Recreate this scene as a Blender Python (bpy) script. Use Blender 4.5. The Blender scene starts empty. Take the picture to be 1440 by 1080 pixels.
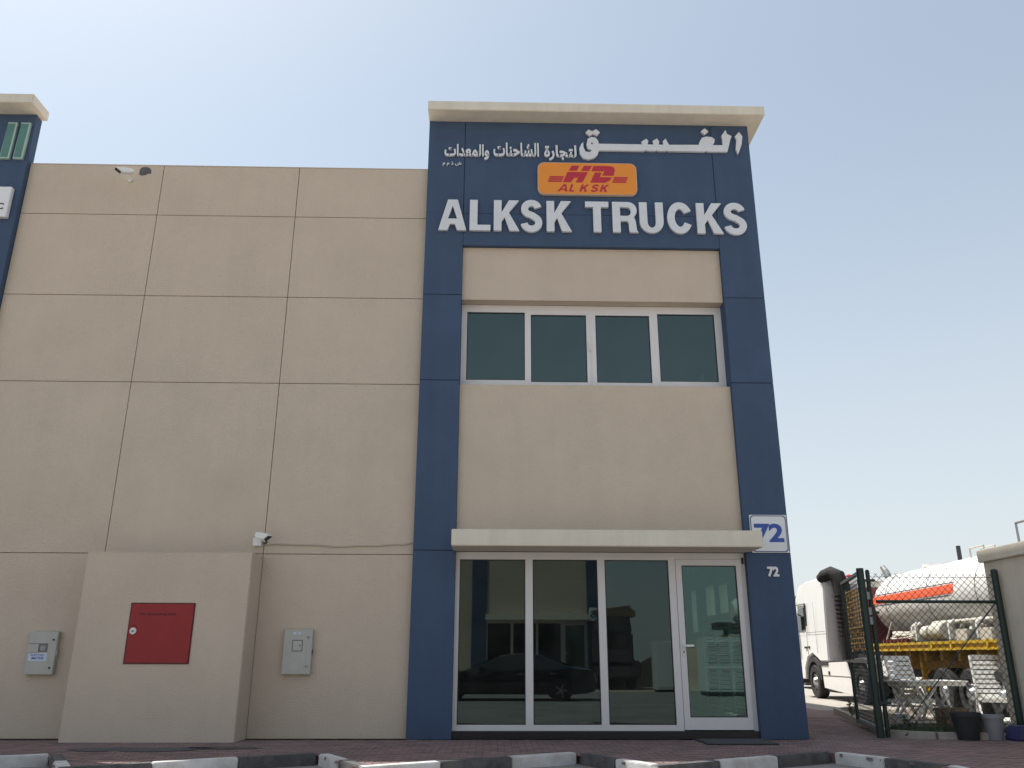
import bpy, bmesh, math, random
from mathutils import Vector, Matrix
R = math.radians
rnd = random.Random(7)
S = bpy.context.scene
C = S.collection

# ------------------------------------------------------------------ camera
YAW, PITCH, ROLL = 1.3277, 18.264, -0.1305
cd = bpy.data.cameras.new('camera'); cam = bpy.data.objects.new('camera', cd); C.objects.link(cam)
cd.sensor_width = 36.0; cd.lens = 1165.0/1440*36; cd.clip_start = 0.05; cd.clip_end = 3000
cam.location = (0, -13.805, 1.2)
cam.matrix_world = (Matrix.Translation(cam.location) @ Matrix.Rotation(R(-YAW), 4, 'Z')
                    @ Matrix.Rotation(R(90+PITCH), 4, 'X') @ Matrix.Rotation(R(-ROLL), 4, 'Z'))
S.camera = cam
# ------------------------------------------------------------------ world and sun
SX, SY = -0.40, 0.29                       # towards the sun, per metre of height
sun_el = math.atan(1/math.hypot(SX, SY)); sun_az = math.atan2(SX, SY)   # azimuth from +Y towards +X
w = bpy.data.worlds.new('World'); S.world = w; w.use_nodes = True
nt = w.node_tree; nt.nodes.clear()
sky = nt.nodes.new('ShaderNodeTexSky'); sky.sky_type = 'NISHITA'; sky.sun_disc = False
sky.sun_elevation = sun_el; sky.sun_rotation = sun_az
sky.altitude = 0; sky.air_density = 0.9; sky.dust_density = 1.7; sky.ozone_density = 0.5
bg = nt.nodes.new('ShaderNodeBackground'); bg.inputs[1].default_value = 0.14
out = nt.nodes.new('ShaderNodeOutputWorld')
mixs = nt.nodes.new('ShaderNodeMix'); mixs.data_type = 'RGBA'; mixs.inputs[0].default_value = 0.40   # dusty summer haze, even all round
mixs.inputs[7].default_value = (4.2, 4.38, 4.45, 1)
tc = nt.nodes.new('ShaderNodeTexCoord'); sep = nt.nodes.new('ShaderNodeSeparateXYZ'); mr0 = nt.nodes.new('ShaderNodeMapRange'); mr0.interpolation_type = 'SMOOTHSTEP'
mr0.inputs[1].default_value = 0.0; mr0.inputs[2].default_value = 0.62; mr0.inputs[3].default_value = 0.80; mr0.inputs[4].default_value = 0.34   # the haze layer is thicker low down
nt.links.new(tc.outputs['Generated'], sep.inputs[0]); nt.links.new(sep.outputs[2], mr0.inputs[0]); nt.links.new(mr0.outputs[0], mixs.inputs[0])
tint = nt.nodes.new('ShaderNodeVectorMath'); tint.operation = 'MULTIPLY'; tint.inputs[1].default_value = (0.96, 1.02, 0.95)
nt.links.new(sky.outputs[0], tint.inputs[0]); nt.links.new(tint.outputs[0], mixs.inputs[6]); nt.links.new(mixs.outputs[2], bg.inputs[0]); nt.links.new(bg.outputs[0], out.inputs[0])
sd = bpy.data.lights.new('sun', 'SUN'); sd.energy = 5.0; sd.angle = R(0.53); sd.color = (1, 0.955, 0.88)
so = bpy.data.objects.new('sun', sd); C.objects.link(so)
so.rotation_euler = Vector((SX, SY, 1)).to_track_quat('Z', 'Y').to_euler()
S.view_settings.view_transform = 'Standard'; S.view_settings.look = 'None'
S.view_settings.exposure = 0.42; S.view_settings.gamma = 1; S.view_settings.use_curve_mapping = False
S.cycles.max_bounces = 10; S.cycles.diffuse_bounces = 4; S.cycles.glossy_bounces = 4
S.cycles.transparent_max_bounces = 16; S.cycles.caustics_reflective = False

# ------------------------------------------------------------------ materials
MATS = {}
def mat(name, col, rough=0.8, metal=0.0, var=0.0, vscale=3.0, bump=0.0, bscale=120.0, spec=0.5, col2=None, streak=0.0, rand=0.0, coat=0.0):
    m = bpy.data.materials.new(name); m.use_nodes = True; n = m.node_tree.nodes; l = m.node_tree.links
    b = n['Principled BSDF']; b.inputs['Roughness'].default_value = rough; b.inputs['Metallic'].default_value = metal
    b.inputs['Specular IOR Level'].default_value = spec; b.inputs['Coat Weight'].default_value = coat
    b.inputs['Base Color'].default_value = (*col, 1)
    geo = n.new('ShaderNodeNewGeometry')
    cur = None
    if var > 0 or col2 or streak or rand:
        c2 = col2 if col2 else tuple(c*(1-var) for c in col)
        nz = n.new('ShaderNodeTexNoise'); nz.inputs['Scale'].default_value = vscale; nz.inputs['Detail'].default_value = 7; nz.inputs['Roughness'].default_value = 0.62
        l.new(geo.outputs['Position'], nz.inputs['Vector'])
        rp = n.new('ShaderNodeMapRange'); rp.inputs[1].default_value = 0.33; rp.inputs[2].default_value = 0.7
        l.new(nz.outputs['Fac'], rp.inputs[0])
        mx = n.new('ShaderNodeMix'); mx.data_type = 'RGBA'
        mx.inputs[6].default_value = (*col, 1); mx.inputs[7].default_value = (*c2, 1)
        l.new(rp.outputs[0], mx.inputs[0]); cur = mx.outputs[2]
    if streak:
        mp = n.new('ShaderNodeVectorMath'); mp.operation = 'MULTIPLY'; mp.inputs[1].default_value = (5, 5, 0.22)
        l.new(geo.outputs['Position'], mp.inputs[0])
        ns = n.new('ShaderNodeTexNoise'); ns.inputs['Scale'].default_value = 1.0; ns.inputs['Detail'].default_value = 6
        l.new(mp.outputs[0], ns.inputs['Vector'])
        r2 = n.new('ShaderNodeMapRange'); r2.inputs[1].default_value = 0.35; r2.inputs[2].default_value = 0.75
        r2.inputs[3].default_value = 1.0; r2.inputs[4].default_value = 1-streak
        l.new(ns.outputs['Fac'], r2.inputs[0])
        m2 = n.new('ShaderNodeVectorMath'); m2.operation = 'SCALE'
        l.new(cur, m2.inputs[0]); l.new(r2.outputs[0], m2.inputs['Scale']); cur = m2.outputs[0]
    if rand:
        oi = n.new('ShaderNodeObjectInfo'); ad = n.new('ShaderNodeMath'); ad.operation = 'ADD'
        l.new(oi.outputs['Random'], ad.inputs[0]); l.new(geo.outputs['Random Per Island'], ad.inputs[1])
        fr = n.new('ShaderNodeMath'); fr.operation = 'FRACT'; l.new(ad.outputs[0], fr.inputs[0])
        r3 = n.new('ShaderNodeMapRange'); r3.inputs[3].default_value = 1-rand; r3.inputs[4].default_value = 1+rand*0.5
        l.new(fr.outputs[0], r3.inputs[0])
        m3 = n.new('ShaderNodeVectorMath'); m3.operation = 'SCALE'
        l.new(cur, m3.inputs[0]); l.new(r3.outputs[0], m3.inputs['Scale']); cur = m3.outputs[0]
    if cur: l.new(cur, b.inputs['Base Color'])
    if bump > 0:
        nb = n.new('ShaderNodeTexNoise'); nb.inputs['Scale'].default_value = bscale; nb.inputs['Detail'].default_value = 4
        l.new(geo.outputs['Position'], nb.inputs['Vector'])
        bp = n.new('ShaderNodeBump'); bp.inputs['Strength'].default_value = bump; bp.inputs['Distance'].default_value = 0.02
        l.new(nb.outputs['Fac'], bp.inputs['Height']); l.new(bp.outputs[0], b.inputs['Normal'])
    MATS[name] = m
    return m

def glass(name, tint, refl, gcol=(0.78, 1.0, 0.98), wav=0.0):
    m = bpy.data.materials.new(name); m.use_nodes = True; n = m.node_tree.nodes; l = m.node_tree.links; n.clear()
    o = n.new('ShaderNodeOutputMaterial'); t = n.new('ShaderNodeBsdfTransparent'); t.inputs[0].default_value = (*tint, 1)
    g = n.new('ShaderNodeBsdfGlossy'); g.inputs['Roughness'].default_value = 0.0; g.inputs['Color'].default_value = (*gcol, 1)
    f = n.new('ShaderNodeFresnel'); f.inputs[0].default_value = 1.5
    a = n.new('ShaderNodeMath'); a.operation = 'ADD'; a.inputs[1].default_value = refl; a.use_clamp = True
    l.new(f.outputs[0], a.inputs[0])
    mx = n.new('ShaderNodeMixShader'); l.new(a.outputs[0], mx.inputs[0]); l.new(t.outputs[0], mx.inputs[1]); l.new(g.outputs[0], mx.inputs[2])
    if wav:
        geo = n.new('ShaderNodeNewGeometry'); nz = n.new('ShaderNodeTexNoise'); nz.inputs['Scale'].default_value = 1.3
        l.new(geo.outputs['Position'], nz.inputs['Vector']); bp = n.new('ShaderNodeBump'); bp.inputs['Strength'].default_value = wav
        bp.inputs['Distance'].default_value = 0.01; l.new(nz.outputs['Fac'], bp.inputs['Height']); l.new(bp.outputs[0], g.inputs['Normal'])
    df = n.new('ShaderNodeBsdfDiffuse'); df.inputs[0].default_value = (0.5, 0.52, 0.5, 1)
    g2 = n.new('ShaderNodeNewGeometry'); dn = n.new('ShaderNodeTexNoise'); dn.inputs['Scale'].default_value = 2.2; dn.inputs['Detail'].default_value = 8
    l.new(g2.outputs['Position'], dn.inputs['Vector']); dm_ = n.new('ShaderNodeMapRange'); dm_.inputs[1].default_value = .3; dm_.inputs[2].default_value = .75; dm_.inputs[3].default_value = .008; dm_.inputs[4].default_value = .032
    l.new(dn.outputs['Fac'], dm_.inputs[0]); m2 = n.new('ShaderNodeMixShader'); l.new(dm_.outputs[0], m2.inputs[0]); l.new(mx.outputs[0], m2.inputs[1]); l.new(df.outputs[0], m2.inputs[2])
    l.new(m2.outputs[0], o.inputs[0]); MATS[name] = m
    return m

mat('plaster', (0.59, 0.503, 0.410), 0.92, var=0.09, vscale=0.8, bump=0.55, bscale=48, streak=0.025, spec=0.2)
mat('plaster_pale', (0.74, 0.69, 0.59), 0.92, var=0.08, vscale=1.5, bump=0.3, bscale=70, streak=0.10, spec=0.2)
mat('groove', (0.33, 0.28, 0.22), 0.95)
mat('blue', (0.062, 0.100, 0.176), 0.72, var=0.14, vscale=1.2, bump=0.35, bscale=55, streak=0.07, spec=0.25)
mat('blue_groove', (0.03, 0.045, 0.09), 0.9)
mat('aluminium', (0.70, 0.69, 0.70), 0.45, var=0.06, vscale=4, spec=0.4)
mat('letter', (0.68, 0.71, 0.75), 0.5, var=0.08, vscale=6)
mat('orange', (0.80, 0.28, 0.03), 0.5, var=0.05)
mat('orange_edge', (0.62, 0.48, 0.36), 0.5)
mat('crimson', (0.48, 0.02, 0.045), 0.5)
mat('plate', (0.76, 0.78, 0.80), 0.35, var=0.04)
mat('plate_blue', (0.03, 0.08, 0.36), 0.4)
mat('border_blue', (0.10, 0.13, 0.24), 0.4)
mat('red', (0.31, 0.024, 0.027), 0.5, var=0.14, vscale=5, spec=0.35)
mat('dark_red', (0.07, 0.008, 0.01), 0.6)
mat('meter', (0.46, 0.47, 0.43), 0.5, var=0.08, vscale=8, streak=0.06)
mat('meter_dark', (0.14, 0.15, 0.15), 0.5)
mat('sticker', (0.55, 0.62, 0.75), 0.5)
mat('white', (0.78, 0.79, 0.78), 0.4, var=0.05)
mat('black', (0.016, 0.017, 0.018), 0.5)
mat('rubber', (0.025, 0.025, 0.026), 0.85, var=0.3, vscale=20, bump=0.3)
mat('granite', (0.022, 0.021, 0.024), 0.35, var=0.4, vscale=60)
mat('mat_grey', (0.10, 0.105, 0.11), 0.95, var=0.25, vscale=30, bump=0.6, bscale=200)
mat('paver', (0.265, 0.175, 0.165), 0.9, col2=(0.20, 0.145, 0.14), vscale=1.4, rand=0.22, bump=0.5, bscale=150)
mat('paver_joint', (0.24, 0.19, 0.16), 0.95, var=0.2)
mat('kerb_black', (0.055, 0.057, 0.065), 0.8, col2=(0.13, 0.125, 0.12), vscale=6, bump=0.5, bscale=90)
mat('kerb_white', (0.66, 0.67, 0.68), 0.75, col2=(0.48, 0.46, 0.43), vscale=5, bump=0.5, bscale=90)
mat('concrete', (0.42, 0.39, 0.35), 0.9, var=0.22, vscale=2.5, bump=0.5, bscale=80, streak=0.1)
mat('sand', (0.50, 0.41, 0.31), 0.95, var=0.18, vscale=0.6, bump=0.5, bscale=20)
mat('soil', (0.17, 0.135, 0.10), 0.95, var=0.4, vscale=5, bump=0.8, bscale=40)
mat('green_paint', (0.012, 0.035, 0.03), 0.45, var=0.2, vscale=8)
mat('wire', (0.035, 0.05, 0.047), 0.5, metal=0.2)
mat('truck_white', (0.86, 0.86, 0.85), 0.25, var=0.04, vscale=2, streak=0.05, coat=0.3)
mat('tank_white', (0.85, 0.85, 0.84), 0.35, var=0.05, vscale=2, streak=0.10, coat=0.2)
mat('stripe', (0.85, 0.13, 0.05), 0.4)
mat('maroon', (0.16, 0.03, 0.035), 0.6, var=0.2, vscale=3)
mat('yellow', (0.62, 0.40, 0.02), 0.5, var=0.3, vscale=5)
mat('ochre', (0.42, 0.24, 0.03), 0.6, var=0.3, vscale=3)
mat('dark_metal', (0.05, 0.052, 0.055), 0.6, var=0.3, vscale=6)
mat('grey_metal', (0.30, 0.31, 0.32), 0.45, metal=0.4, var=0.2, vscale=6)
mat('dirty_white', (0.60, 0.57, 0.50), 0.7, var=0.3, vscale=12)
mat('plastic', (0.80, 0.80, 0.77), 0.4, var=0.07, vscale=8)
mat('pot_black', (0.02, 0.025, 0.028), 0.6)
mat('pot_grey', (0.30, 0.31, 0.34), 0.7, var=0.1)
mat('pot_blue', (0.035, 0.035, 0.12), 0.5)
mat('brown', (0.24, 0.17, 0.12), 0.85, var=0.2)
mat('leaf', (0.055, 0.095, 0.045), 0.6, col2=(0.10, 0.12, 0.06), vscale=14)
mat('carpaint', (0.008, 0.009, 0.011), 0.12, coat=1.0)
mat('rim', (0.45, 0.46, 0.47), 0.3, metal=0.8)
mat('lamp_red', (0.45, 0.02, 0.02), 0.25)
mat('lamp_clear', (0.7, 0.72, 0.75), 0.1)
mat('green_letter', (0.09, 0.22, 0.19), 0.4, var=0.1)
mat('green_edge', (0.36, 0.50, 0.44), 0.4)
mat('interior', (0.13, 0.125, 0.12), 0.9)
mat('tile', (0.20, 0.19, 0.18), 0.35)
mat('cable', (0.40, 0.33, 0.27), 0.8)
mat('patch', (0.13, 0.13, 0.14), 0.9, var=0.25, vscale=10, bump=0.8, bscale=60)
mat('mud', (0.40, 0.30, 0.25), 0.95)
mat('stain', (0.10, 0.10, 0.10), 0.85, var=0.35, vscale=4, bump=0.5, bscale=50)
mat('car_glass', (0.012, 0.016, 0.016), 0.03, coat=0.5)
glass('shop_glass', (0.30, 0.40, 0.37), 0.015, wav=0.012)
glass('door_glass', (0.70, 0.91, 0.85), 0.015, wav=0.01)
glass('upper_glass', (0.24, 0.36, 0.36), 0.058, gcol=(0.70, 0.94, 0.92), wav=0.01)

def ground_mat(name, c1, c2, joint, sx, sy, bw=0.2, bh=0.1):
    m = bpy.data.materials.new(name); m.use_nodes = True; n = m.node_tree.nodes; l = m.node_tree.links; b = n['Principled BSDF']
    geo = n.new('ShaderNodeNewGeometry'); br = n.new('ShaderNodeTexBrick')
    br.inputs['Color1'].default_value = (*c1, 1); br.inputs['Color2'].default_value = (*c2, 1); br.inputs['Mortar'].default_value = (*joint, 1)
    br.inputs['Scale'].default_value = 1; br.inputs['Brick Width'].default_value = bw; br.inputs['Row Height'].default_value = bh; br.inputs['Mortar Size'].default_value = 0.004
    l.new(geo.outputs['Position'], br.inputs['Vector'])
    nz = n.new('ShaderNodeTexNoise'); nz.inputs['Scale'].default_value = 0.7; nz.inputs['Detail'].default_value = 8
    l.new(geo.outputs['Position'], nz.inputs['Vector'])
    mr = n.new('ShaderNodeMapRange'); mr.inputs[1].default_value = 0.3; mr.inputs[2].default_value = 0.7; mr.inputs[3].default_value = 0.75; mr.inputs[4].default_value = 1.1
    l.new(nz.outputs['Fac'], mr.inputs[0])
    v = n.new('ShaderNodeVectorMath'); v.operation = 'SCALE'; l.new(br.outputs['Color'], v.inputs[0]); l.new(mr.outputs[0], v.inputs['Scale'])
    l.new(v.outputs[0], b.inputs['Base Color']); b.inputs['Roughness'].default_value = 0.9
    bp = n.new('ShaderNodeBump'); bp.inputs['Strength'].default_value = 0.4; bp.inputs['Distance'].default_value = 0.01
    l.new(br.outputs['Fac'], bp.inputs['Height']); bp.invert = True; l.new(bp.outputs[0], b.inputs['Normal'])
    MATS[name] = m
ground_mat('red_paving', (0.265, 0.175, 0.165), (0.21, 0.145, 0.14), (0.20, 0.16, 0.14), 1, 1)
ground_mat('grey_paving', (0.30, 0.285, 0.27), (0.25, 0.24, 0.23), (0.18, 0.17, 0.16), 1, 1)

# ------------------------------------------------------------------ helpers
class MB:
    def __init__(s): s.v = []; s.f = []; s.smooth = False
    def box(s, x0, x1, y0, y1, z0, z1):
        n = len(s.v)
        s.v += [(x, y, z) for z in (z0, z1) for y in (y0, y1) for x in (x0, x1)]
        s.f += [tuple(n+i for i in q) for q in ((0, 2, 3, 1), (4, 5, 7, 6), (0, 1, 5, 4), (2, 6, 7, 3), (0, 4, 6, 2), (1, 3, 7, 5))]
        return s
    def hexa(s, p):                       # eight corners, same order as box
        n = len(s.v); s.v += [tuple(q) for q in p]
        s.f += [tuple(n+i for i in q) for q in ((0, 2, 3, 1), (4, 5, 7, 6), (0, 1, 5, 4), (2, 6, 7, 3), (0, 4, 6, 2), (1, 3, 7, 5))]
        return s
    def bar(s, a, b, w, h=None, up=(0, 0, 1)):
        h = h or w; a = Vector(a); b = Vector(b); d = (b-a).normalized(); u = Vector(up)
        if abs(d.dot(u)) > 0.98: u = Vector((0, 1, 0))
        sd_ = d.cross(u).normalized()*w/2; uu = sd_.cross(d).normalized()*h/2
        n = len(s.v)
        for p in (a, b):
            s.v += [tuple(p-sd_-uu), tuple(p+sd_-uu), tuple(p+sd_+uu), tuple(p-sd_+uu)]
        s.f += [tuple(n+i for i in q) for q in ((0, 3, 2, 1), (4, 5, 6, 7), (0, 1, 5, 4), (1, 2, 6, 5), (2, 3, 7, 6), (3, 0, 4, 7))]
        return s
    def tube(s, pts, r, seg=10, caps=True):
        pts = [Vector(p) for p in pts]; rr = r if isinstance(r, (list, tuple)) else [r]*len(pts)
        rings = []; prev = None
        for i, p in enumerate(pts):
            d = (pts[min(i+1, len(pts)-1)]-pts[max(i-1, 0)]).normalized()
            if prev is None:
                u = Vector((0, 0, 1)) if abs(d.z) < 0.9 else Vector((1, 0, 0)); a = d.cross(u).normalized()
            else: a = (prev-d*prev.dot(d)).normalized()
            prev = a; b = d.cross(a); n = len(s.v)
            for k in range(seg):
                t = 2*math.pi*k/seg; s.v.append(tuple(p+(a*math.cos(t)+b*math.sin(t))*rr[i]))
            rings.append(n)
        for i in range(len(rings)-1):
            for k in range(seg):
                k2 = (k+1) % seg; s.f.append((rings[i]+k, rings[i]+k2, rings[i+1]+k2, rings[i+1]+k))
        if caps:
            s.f.append(tuple(rings[0]+k for k in reversed(range(seg)))); s.f.append(tuple(rings[-1]+k for k in range(seg)))
        return s
    def prism(s, poly, axis, a, b):       # polygon in the two other axes, pushed along axis from a to b
        n = len(s.v); m = len(poly)
        for t in (a, b):
            for (p, q) in poly:
                s.v.append({'x': (t, p, q), 'y': (p, t, q), 'z': (p, q, t)}[axis])
        s.f.append(tuple(n+i for i in range(m))); s.f.append(tuple(n+m+i for i in reversed(range(m))))
        for i in range(m):
            j = (i+1) % m; s.f.append((n+i, n+j, n+m+j, n+m+i))
        return s
    def build(s, name, m, parent=None, bevel=0, smooth=False):
        me = bpy.data.meshes.new(name); me.from_pydata(s.v, [], s.f)
        bm = bmesh.new(); bm.from_mesh(me); bmesh.ops.recalc_face_normals(bm, faces=bm.faces)
        if bevel:
            bmesh.ops.bevel(bm, geom=[e for e in bm.edges if len(e.link_faces) == 2 and e.calc_face_angle(0) > 0.5], offset=bevel, segments=2, affect='EDGES', clamp_overlap=True)
        if smooth:
            for f in bm.faces: f.smooth = True
            for e in bm.edges:
                if len(e.link_faces) == 2 and e.calc_face_angle(0) > 0.7: e.smooth = False
        bm.to_mesh(me); bm.free(); me.materials.append(MATS[m])
        o = bpy.data.objects.new(name, me); C.objects.link(o)
        if parent: o.parent = parent
        return o
def box(name, m, parent, x0, x1, y0, y1, z0, z1, bevel=0): return MB().box(x0, x1, y0, y1, z0, z1).build(name, m, parent, bevel)
def tag(o, label=None, cat=None, group=None, kind=None):
    if label: o['label'] = label
    if cat: o['category'] = cat
    if group: o['group'] = group
    if kind: o['kind'] = kind
    return o
def thing(name, label, cat, loc=(0, 0, 0), rz=0, group=None):
    o = bpy.data.objects.new(name, None); C.objects.link(o); o.location = loc; o.rotation_euler = (0, 0, rz); o.empty_display_size = 0.2
    return tag(o, label, cat, group)
def struct(o): o['kind'] = 'structure'; return o
def copy_tree(o, parent=None):
    c = o.copy(); C.objects.link(c); c.parent = parent
    for ch in list(o.children): copy_tree(ch, c)
    return c
def shape(loops, depth):
    """flat outline(s) in x,z (holes allowed) given thickness, facing -y; returns verts, faces"""
    cu = bpy.data.curves.new('tmp', 'CURVE'); cu.dimensions = '2D'; cu.fill_mode = 'BOTH'; cu.extrude = depth/2
    for lp in loops:
        sp = cu.splines.new('POLY'); sp.points.add(len(lp)-1); sp.use_cyclic_u = True
        for i, (x, z) in enumerate(lp): sp.points[i].co = (x, z, 0, 1)
    return curve_mesh(cu)
def curve_mesh(cu):
    o = bpy.data.objects.new('tmp', cu); C.objects.link(o)
    dg = bpy.context.evaluated_depsgraph_get(); dg.update()
    me = bpy.data.meshes.new_from_object(o.evaluated_get(dg)); bpy.data.objects.remove(o); bpy.data.curves.remove(cu)
    return me
def flat(name, m, parent, loops, y0, depth, flip=False):
    me = shape(loops, depth); me.name = name
    for v in me.vertices:
        x, z, t = v.co; v.co = (x, y0-t, z)
    me.materials.clear(); me.materials.append(MATS[m]); me.update()
    o = bpy.data.objects.new(name, me); C.objects.link(o); o.parent = parent
    return o
def text(name, m, parent, body, x, y, z, width, height=None, depth=0.01, bold=0.0, shear=0.0, rz=0, sx_align='L'):
    cu = bpy.data.curves.new('tmp', 'FONT'); cu.body = body; cu.offset = bold; cu.extrude = 0.02; cu.shear = shear; cu.resolution_u = 3
    me = curve_mesh(cu); me.name = name
    xs = [v.co.x for v in me.vertices]; ys = [v.co.y for v in me.vertices]
    x0, x1, y0, y1 = min(xs), max(xs), min(ys), max(ys); k = width/(x1-x0); kz = (height/(y1-y0)) if height else k
    for v in me.vertices:
        a, b, t = v.co; v.co = ((a-x0)*k, -t/0.04*depth, (b-y0)*kz)
    me.materials.clear(); me.materials.append(MATS[m]); me.update()
    o = bpy.data.objects.new(name, me); C.objects.link(o); o.parent = parent; o.location = (x, y, z); o.rotation_euler = (0, 0, rz)
    return o

# ------------------------------------------------------------------ ground
g = MB().box(-400, 400, -400, 400, -1.2, -0.15).build('ground', 'sand'); struct(g)
rd = MB().box(-60, 60, -21.8, -0.5, -0.4, -0.13).build('road', 'grey_paving'); struct(rd)

# kerb: a saw-tooth line of painted stones
PK = lambda k: (1.14+3.39*k, -1.95+0.08*k)
VL = lambda k: (PK(k)[0]+0.80, PK(k)[1]-1.42)          # the valley after peak k
line = []
for k in range(-4, 2): line += [PK(k), VL(k)]
line = line[1:]                                         # starts in a valley, ends in the valley right of the last peak
# pavement base inside the teeth
poly = [(-40, line[0][1]+.1)]+[(p[0]+(.0 if i%2 else .0), p[1]+.13) for i, p in enumerate(line)]+[(line[-1][0]+0.2, -6.5), (40, -6.5), (40, -0.4), (-40, -0.4)]
pv = MB().prism(poly, 'z', -0.35, -0.010).build('pavement', 'red_paving'); struct(pv)
yard = MB().box(4.95, 40, -0.39, 60, -0.35, -0.012).build('rear_pavement', 'red_paving'); struct(yard)
yard2 = MB().box(8.0, 60, 7.6, 60, -0.2, -0.006).build('concrete_apron', 'concrete'); struct(yard2)
def inside(x, y):
    if y > -1.2: return True
    if x > line[-1][0]: return True
    for (a, b) in zip(line[:-1], line[1:]):
        if a[0] <= x <= b[0]:
            return y > a[1]+(b[1]-a[1])*(x-a[0])/(b[0]-a[0])+0.12
    return False
pav = []
row = 0; y = -4.2
while y < 0.10:
    x = -8.9+(0.1 if row % 2 else 0)
    while x < 9.4:
        if y < -1.1 or y < 0.02 or x > 5.2:
            if inside(x, y) and (y > -3.7 or x > 4) and not (y > -0.06 and x < 5.05): pav.append((x, y))
        x += 0.2
    row += 1; y += 0.1
y = 0.14
while y < 5.2:
    x = 5.1+(0.1 if row % 2 else 0)
    while x < 6.25+y*0.22: pav.append((x, y)); x += 0.2
    row += 1; y += 0.1
pav.sort(key=lambda p: math.hypot(p[0]*0.9, p[1]+13.8)+(3 if p[1] < -3.4 or p[0] > 7 else 0))
paver_mesh = None
def paver_geo(mb, x, y, j):
    dz = j.uniform(-0.002, 0.002); a = 0.0965/1.0; b = 0.0465
    mb.v += []; n = len(mb.v); t = 0.004
    mb.v += [(x-a, y-b, -0.03), (x+a, y-b, -0.03), (x+a, y+b, -0.03), (x-a, y+b, -0.03),
             (x-a+t, y-b+t, dz), (x+a-t, y-b+t, dz), (x+a-t, y+b-t, dz), (x-a+t, y+b-t, dz)]
    mb.f += [tuple(n+i for i in q) for q in ((4, 5, 6, 7), (0, 1, 5, 4), (1, 2, 6, 5), (2, 3, 7, 6), (3, 0, 4, 7))]
mb0 = MB(); paver_geo(mb0, 0, 0, random.Random(1)); p0 = mb0.build('paving_brick', 'paver', pv)
p0.location = (*pav[0], 0)
for (x, y) in pav[1:290]:
    c = p0.copy(); C.objects.link(c); c.parent = pv; c.location = (x, y, rnd.uniform(-0.003, 0.001)); c.rotation_euler = (0, 0, rnd.uniform(-0.01, 0.01))
mbs = MB()
for (x, y) in pav[290:]: paver_geo(mbs, x, y, rnd)
ps = mbs.build('paving_bricks', 'paver', pv); ps['kind'] = 'stuff'

kb = bpy.data.objects.new('kerb', None); C.objects.link(kb); struct(kb)
def kerb_stone(a, b, m, top=0.012, wdt=0.15):
    a = Vector((*a, 0)); b = Vector((*b, 0)); d = (b-a).normalized(); L_ = (b-a).length; n_ = Vector((-d.y, d.x, 0))
    mb = MB().box(0.003, L_-0.003, -0.0, wdt, -0.30, top)
    o = mb.build('kerb_stone', m, kb, bevel=0.012); o.location = a; o.rotation_euler = (rnd.uniform(-.006, .006), rnd.uniform(-.003, .003), math.atan2(d.y, d.x)+rnd.uniform(-.004, .004))
for k in range(-5, 2):
    a = VL(k-1); b = PK(k); flip = k % 2 == 0
    for i in range(3):
        p = [a[j]+(b[j]-a[j])*i/3 for j in (0, 1)]; q = [a[j]+(b[j]-a[j])*(i+1)/3 for j in (0, 1)]
        kerb_stone(p, q, 'kerb_white' if (i % 2 == 0) == flip else 'kerb_black')
    a, b = PK(k), VL(k)
    for i in range(2):
        p = [a[j]+(b[j]-a[j])*(i/2+ (0.04 if i == 0 else 0)) for j in (0, 1)]; q = [a[j]+(b[j]-a[j])*(i+1)/2 for j in (0, 1)]
        kerb_stone(p, q, 'kerb_black' if (i == 0) == flip else 'kerb_white', top=0.010)
a = VL(1)
for i in range(3): kerb_stone((a[0]+.02+.01*i, a[1]-1.0*i), (a[0]+.03+.01*i, a[1]-1.0*(i+1)), 'kerb_black' if i % 2 else 'kerb_white', top=0.008)
# dark stained patch at the foot of the enclosure
st = flat('stain_patch', 'stain', pv, [[(0, 0), (.5, .12), (.95, .05), (1.5, .18), (1.9, .05), (1.55, -.25), (1.1, -.42), (.6, -.33), (.25, -.38), (-.1, -.2)]], 0, 0.004)
st.rotation_euler = (R(-90), 0, 0); st.location = (-5.6, -1.35, 0.006)
st2 = flat('stain_patch', 'stain', pv, [[(0, 0), (.4, .1), (.9, .02), (1.1, -.15), (.5, -.25), (.1, -.2)]], 0, 0.004)
st2.rotation_euler = (R(-90), 0, 0); st2.location = (-4.2, -1.2, 0.006)

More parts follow.
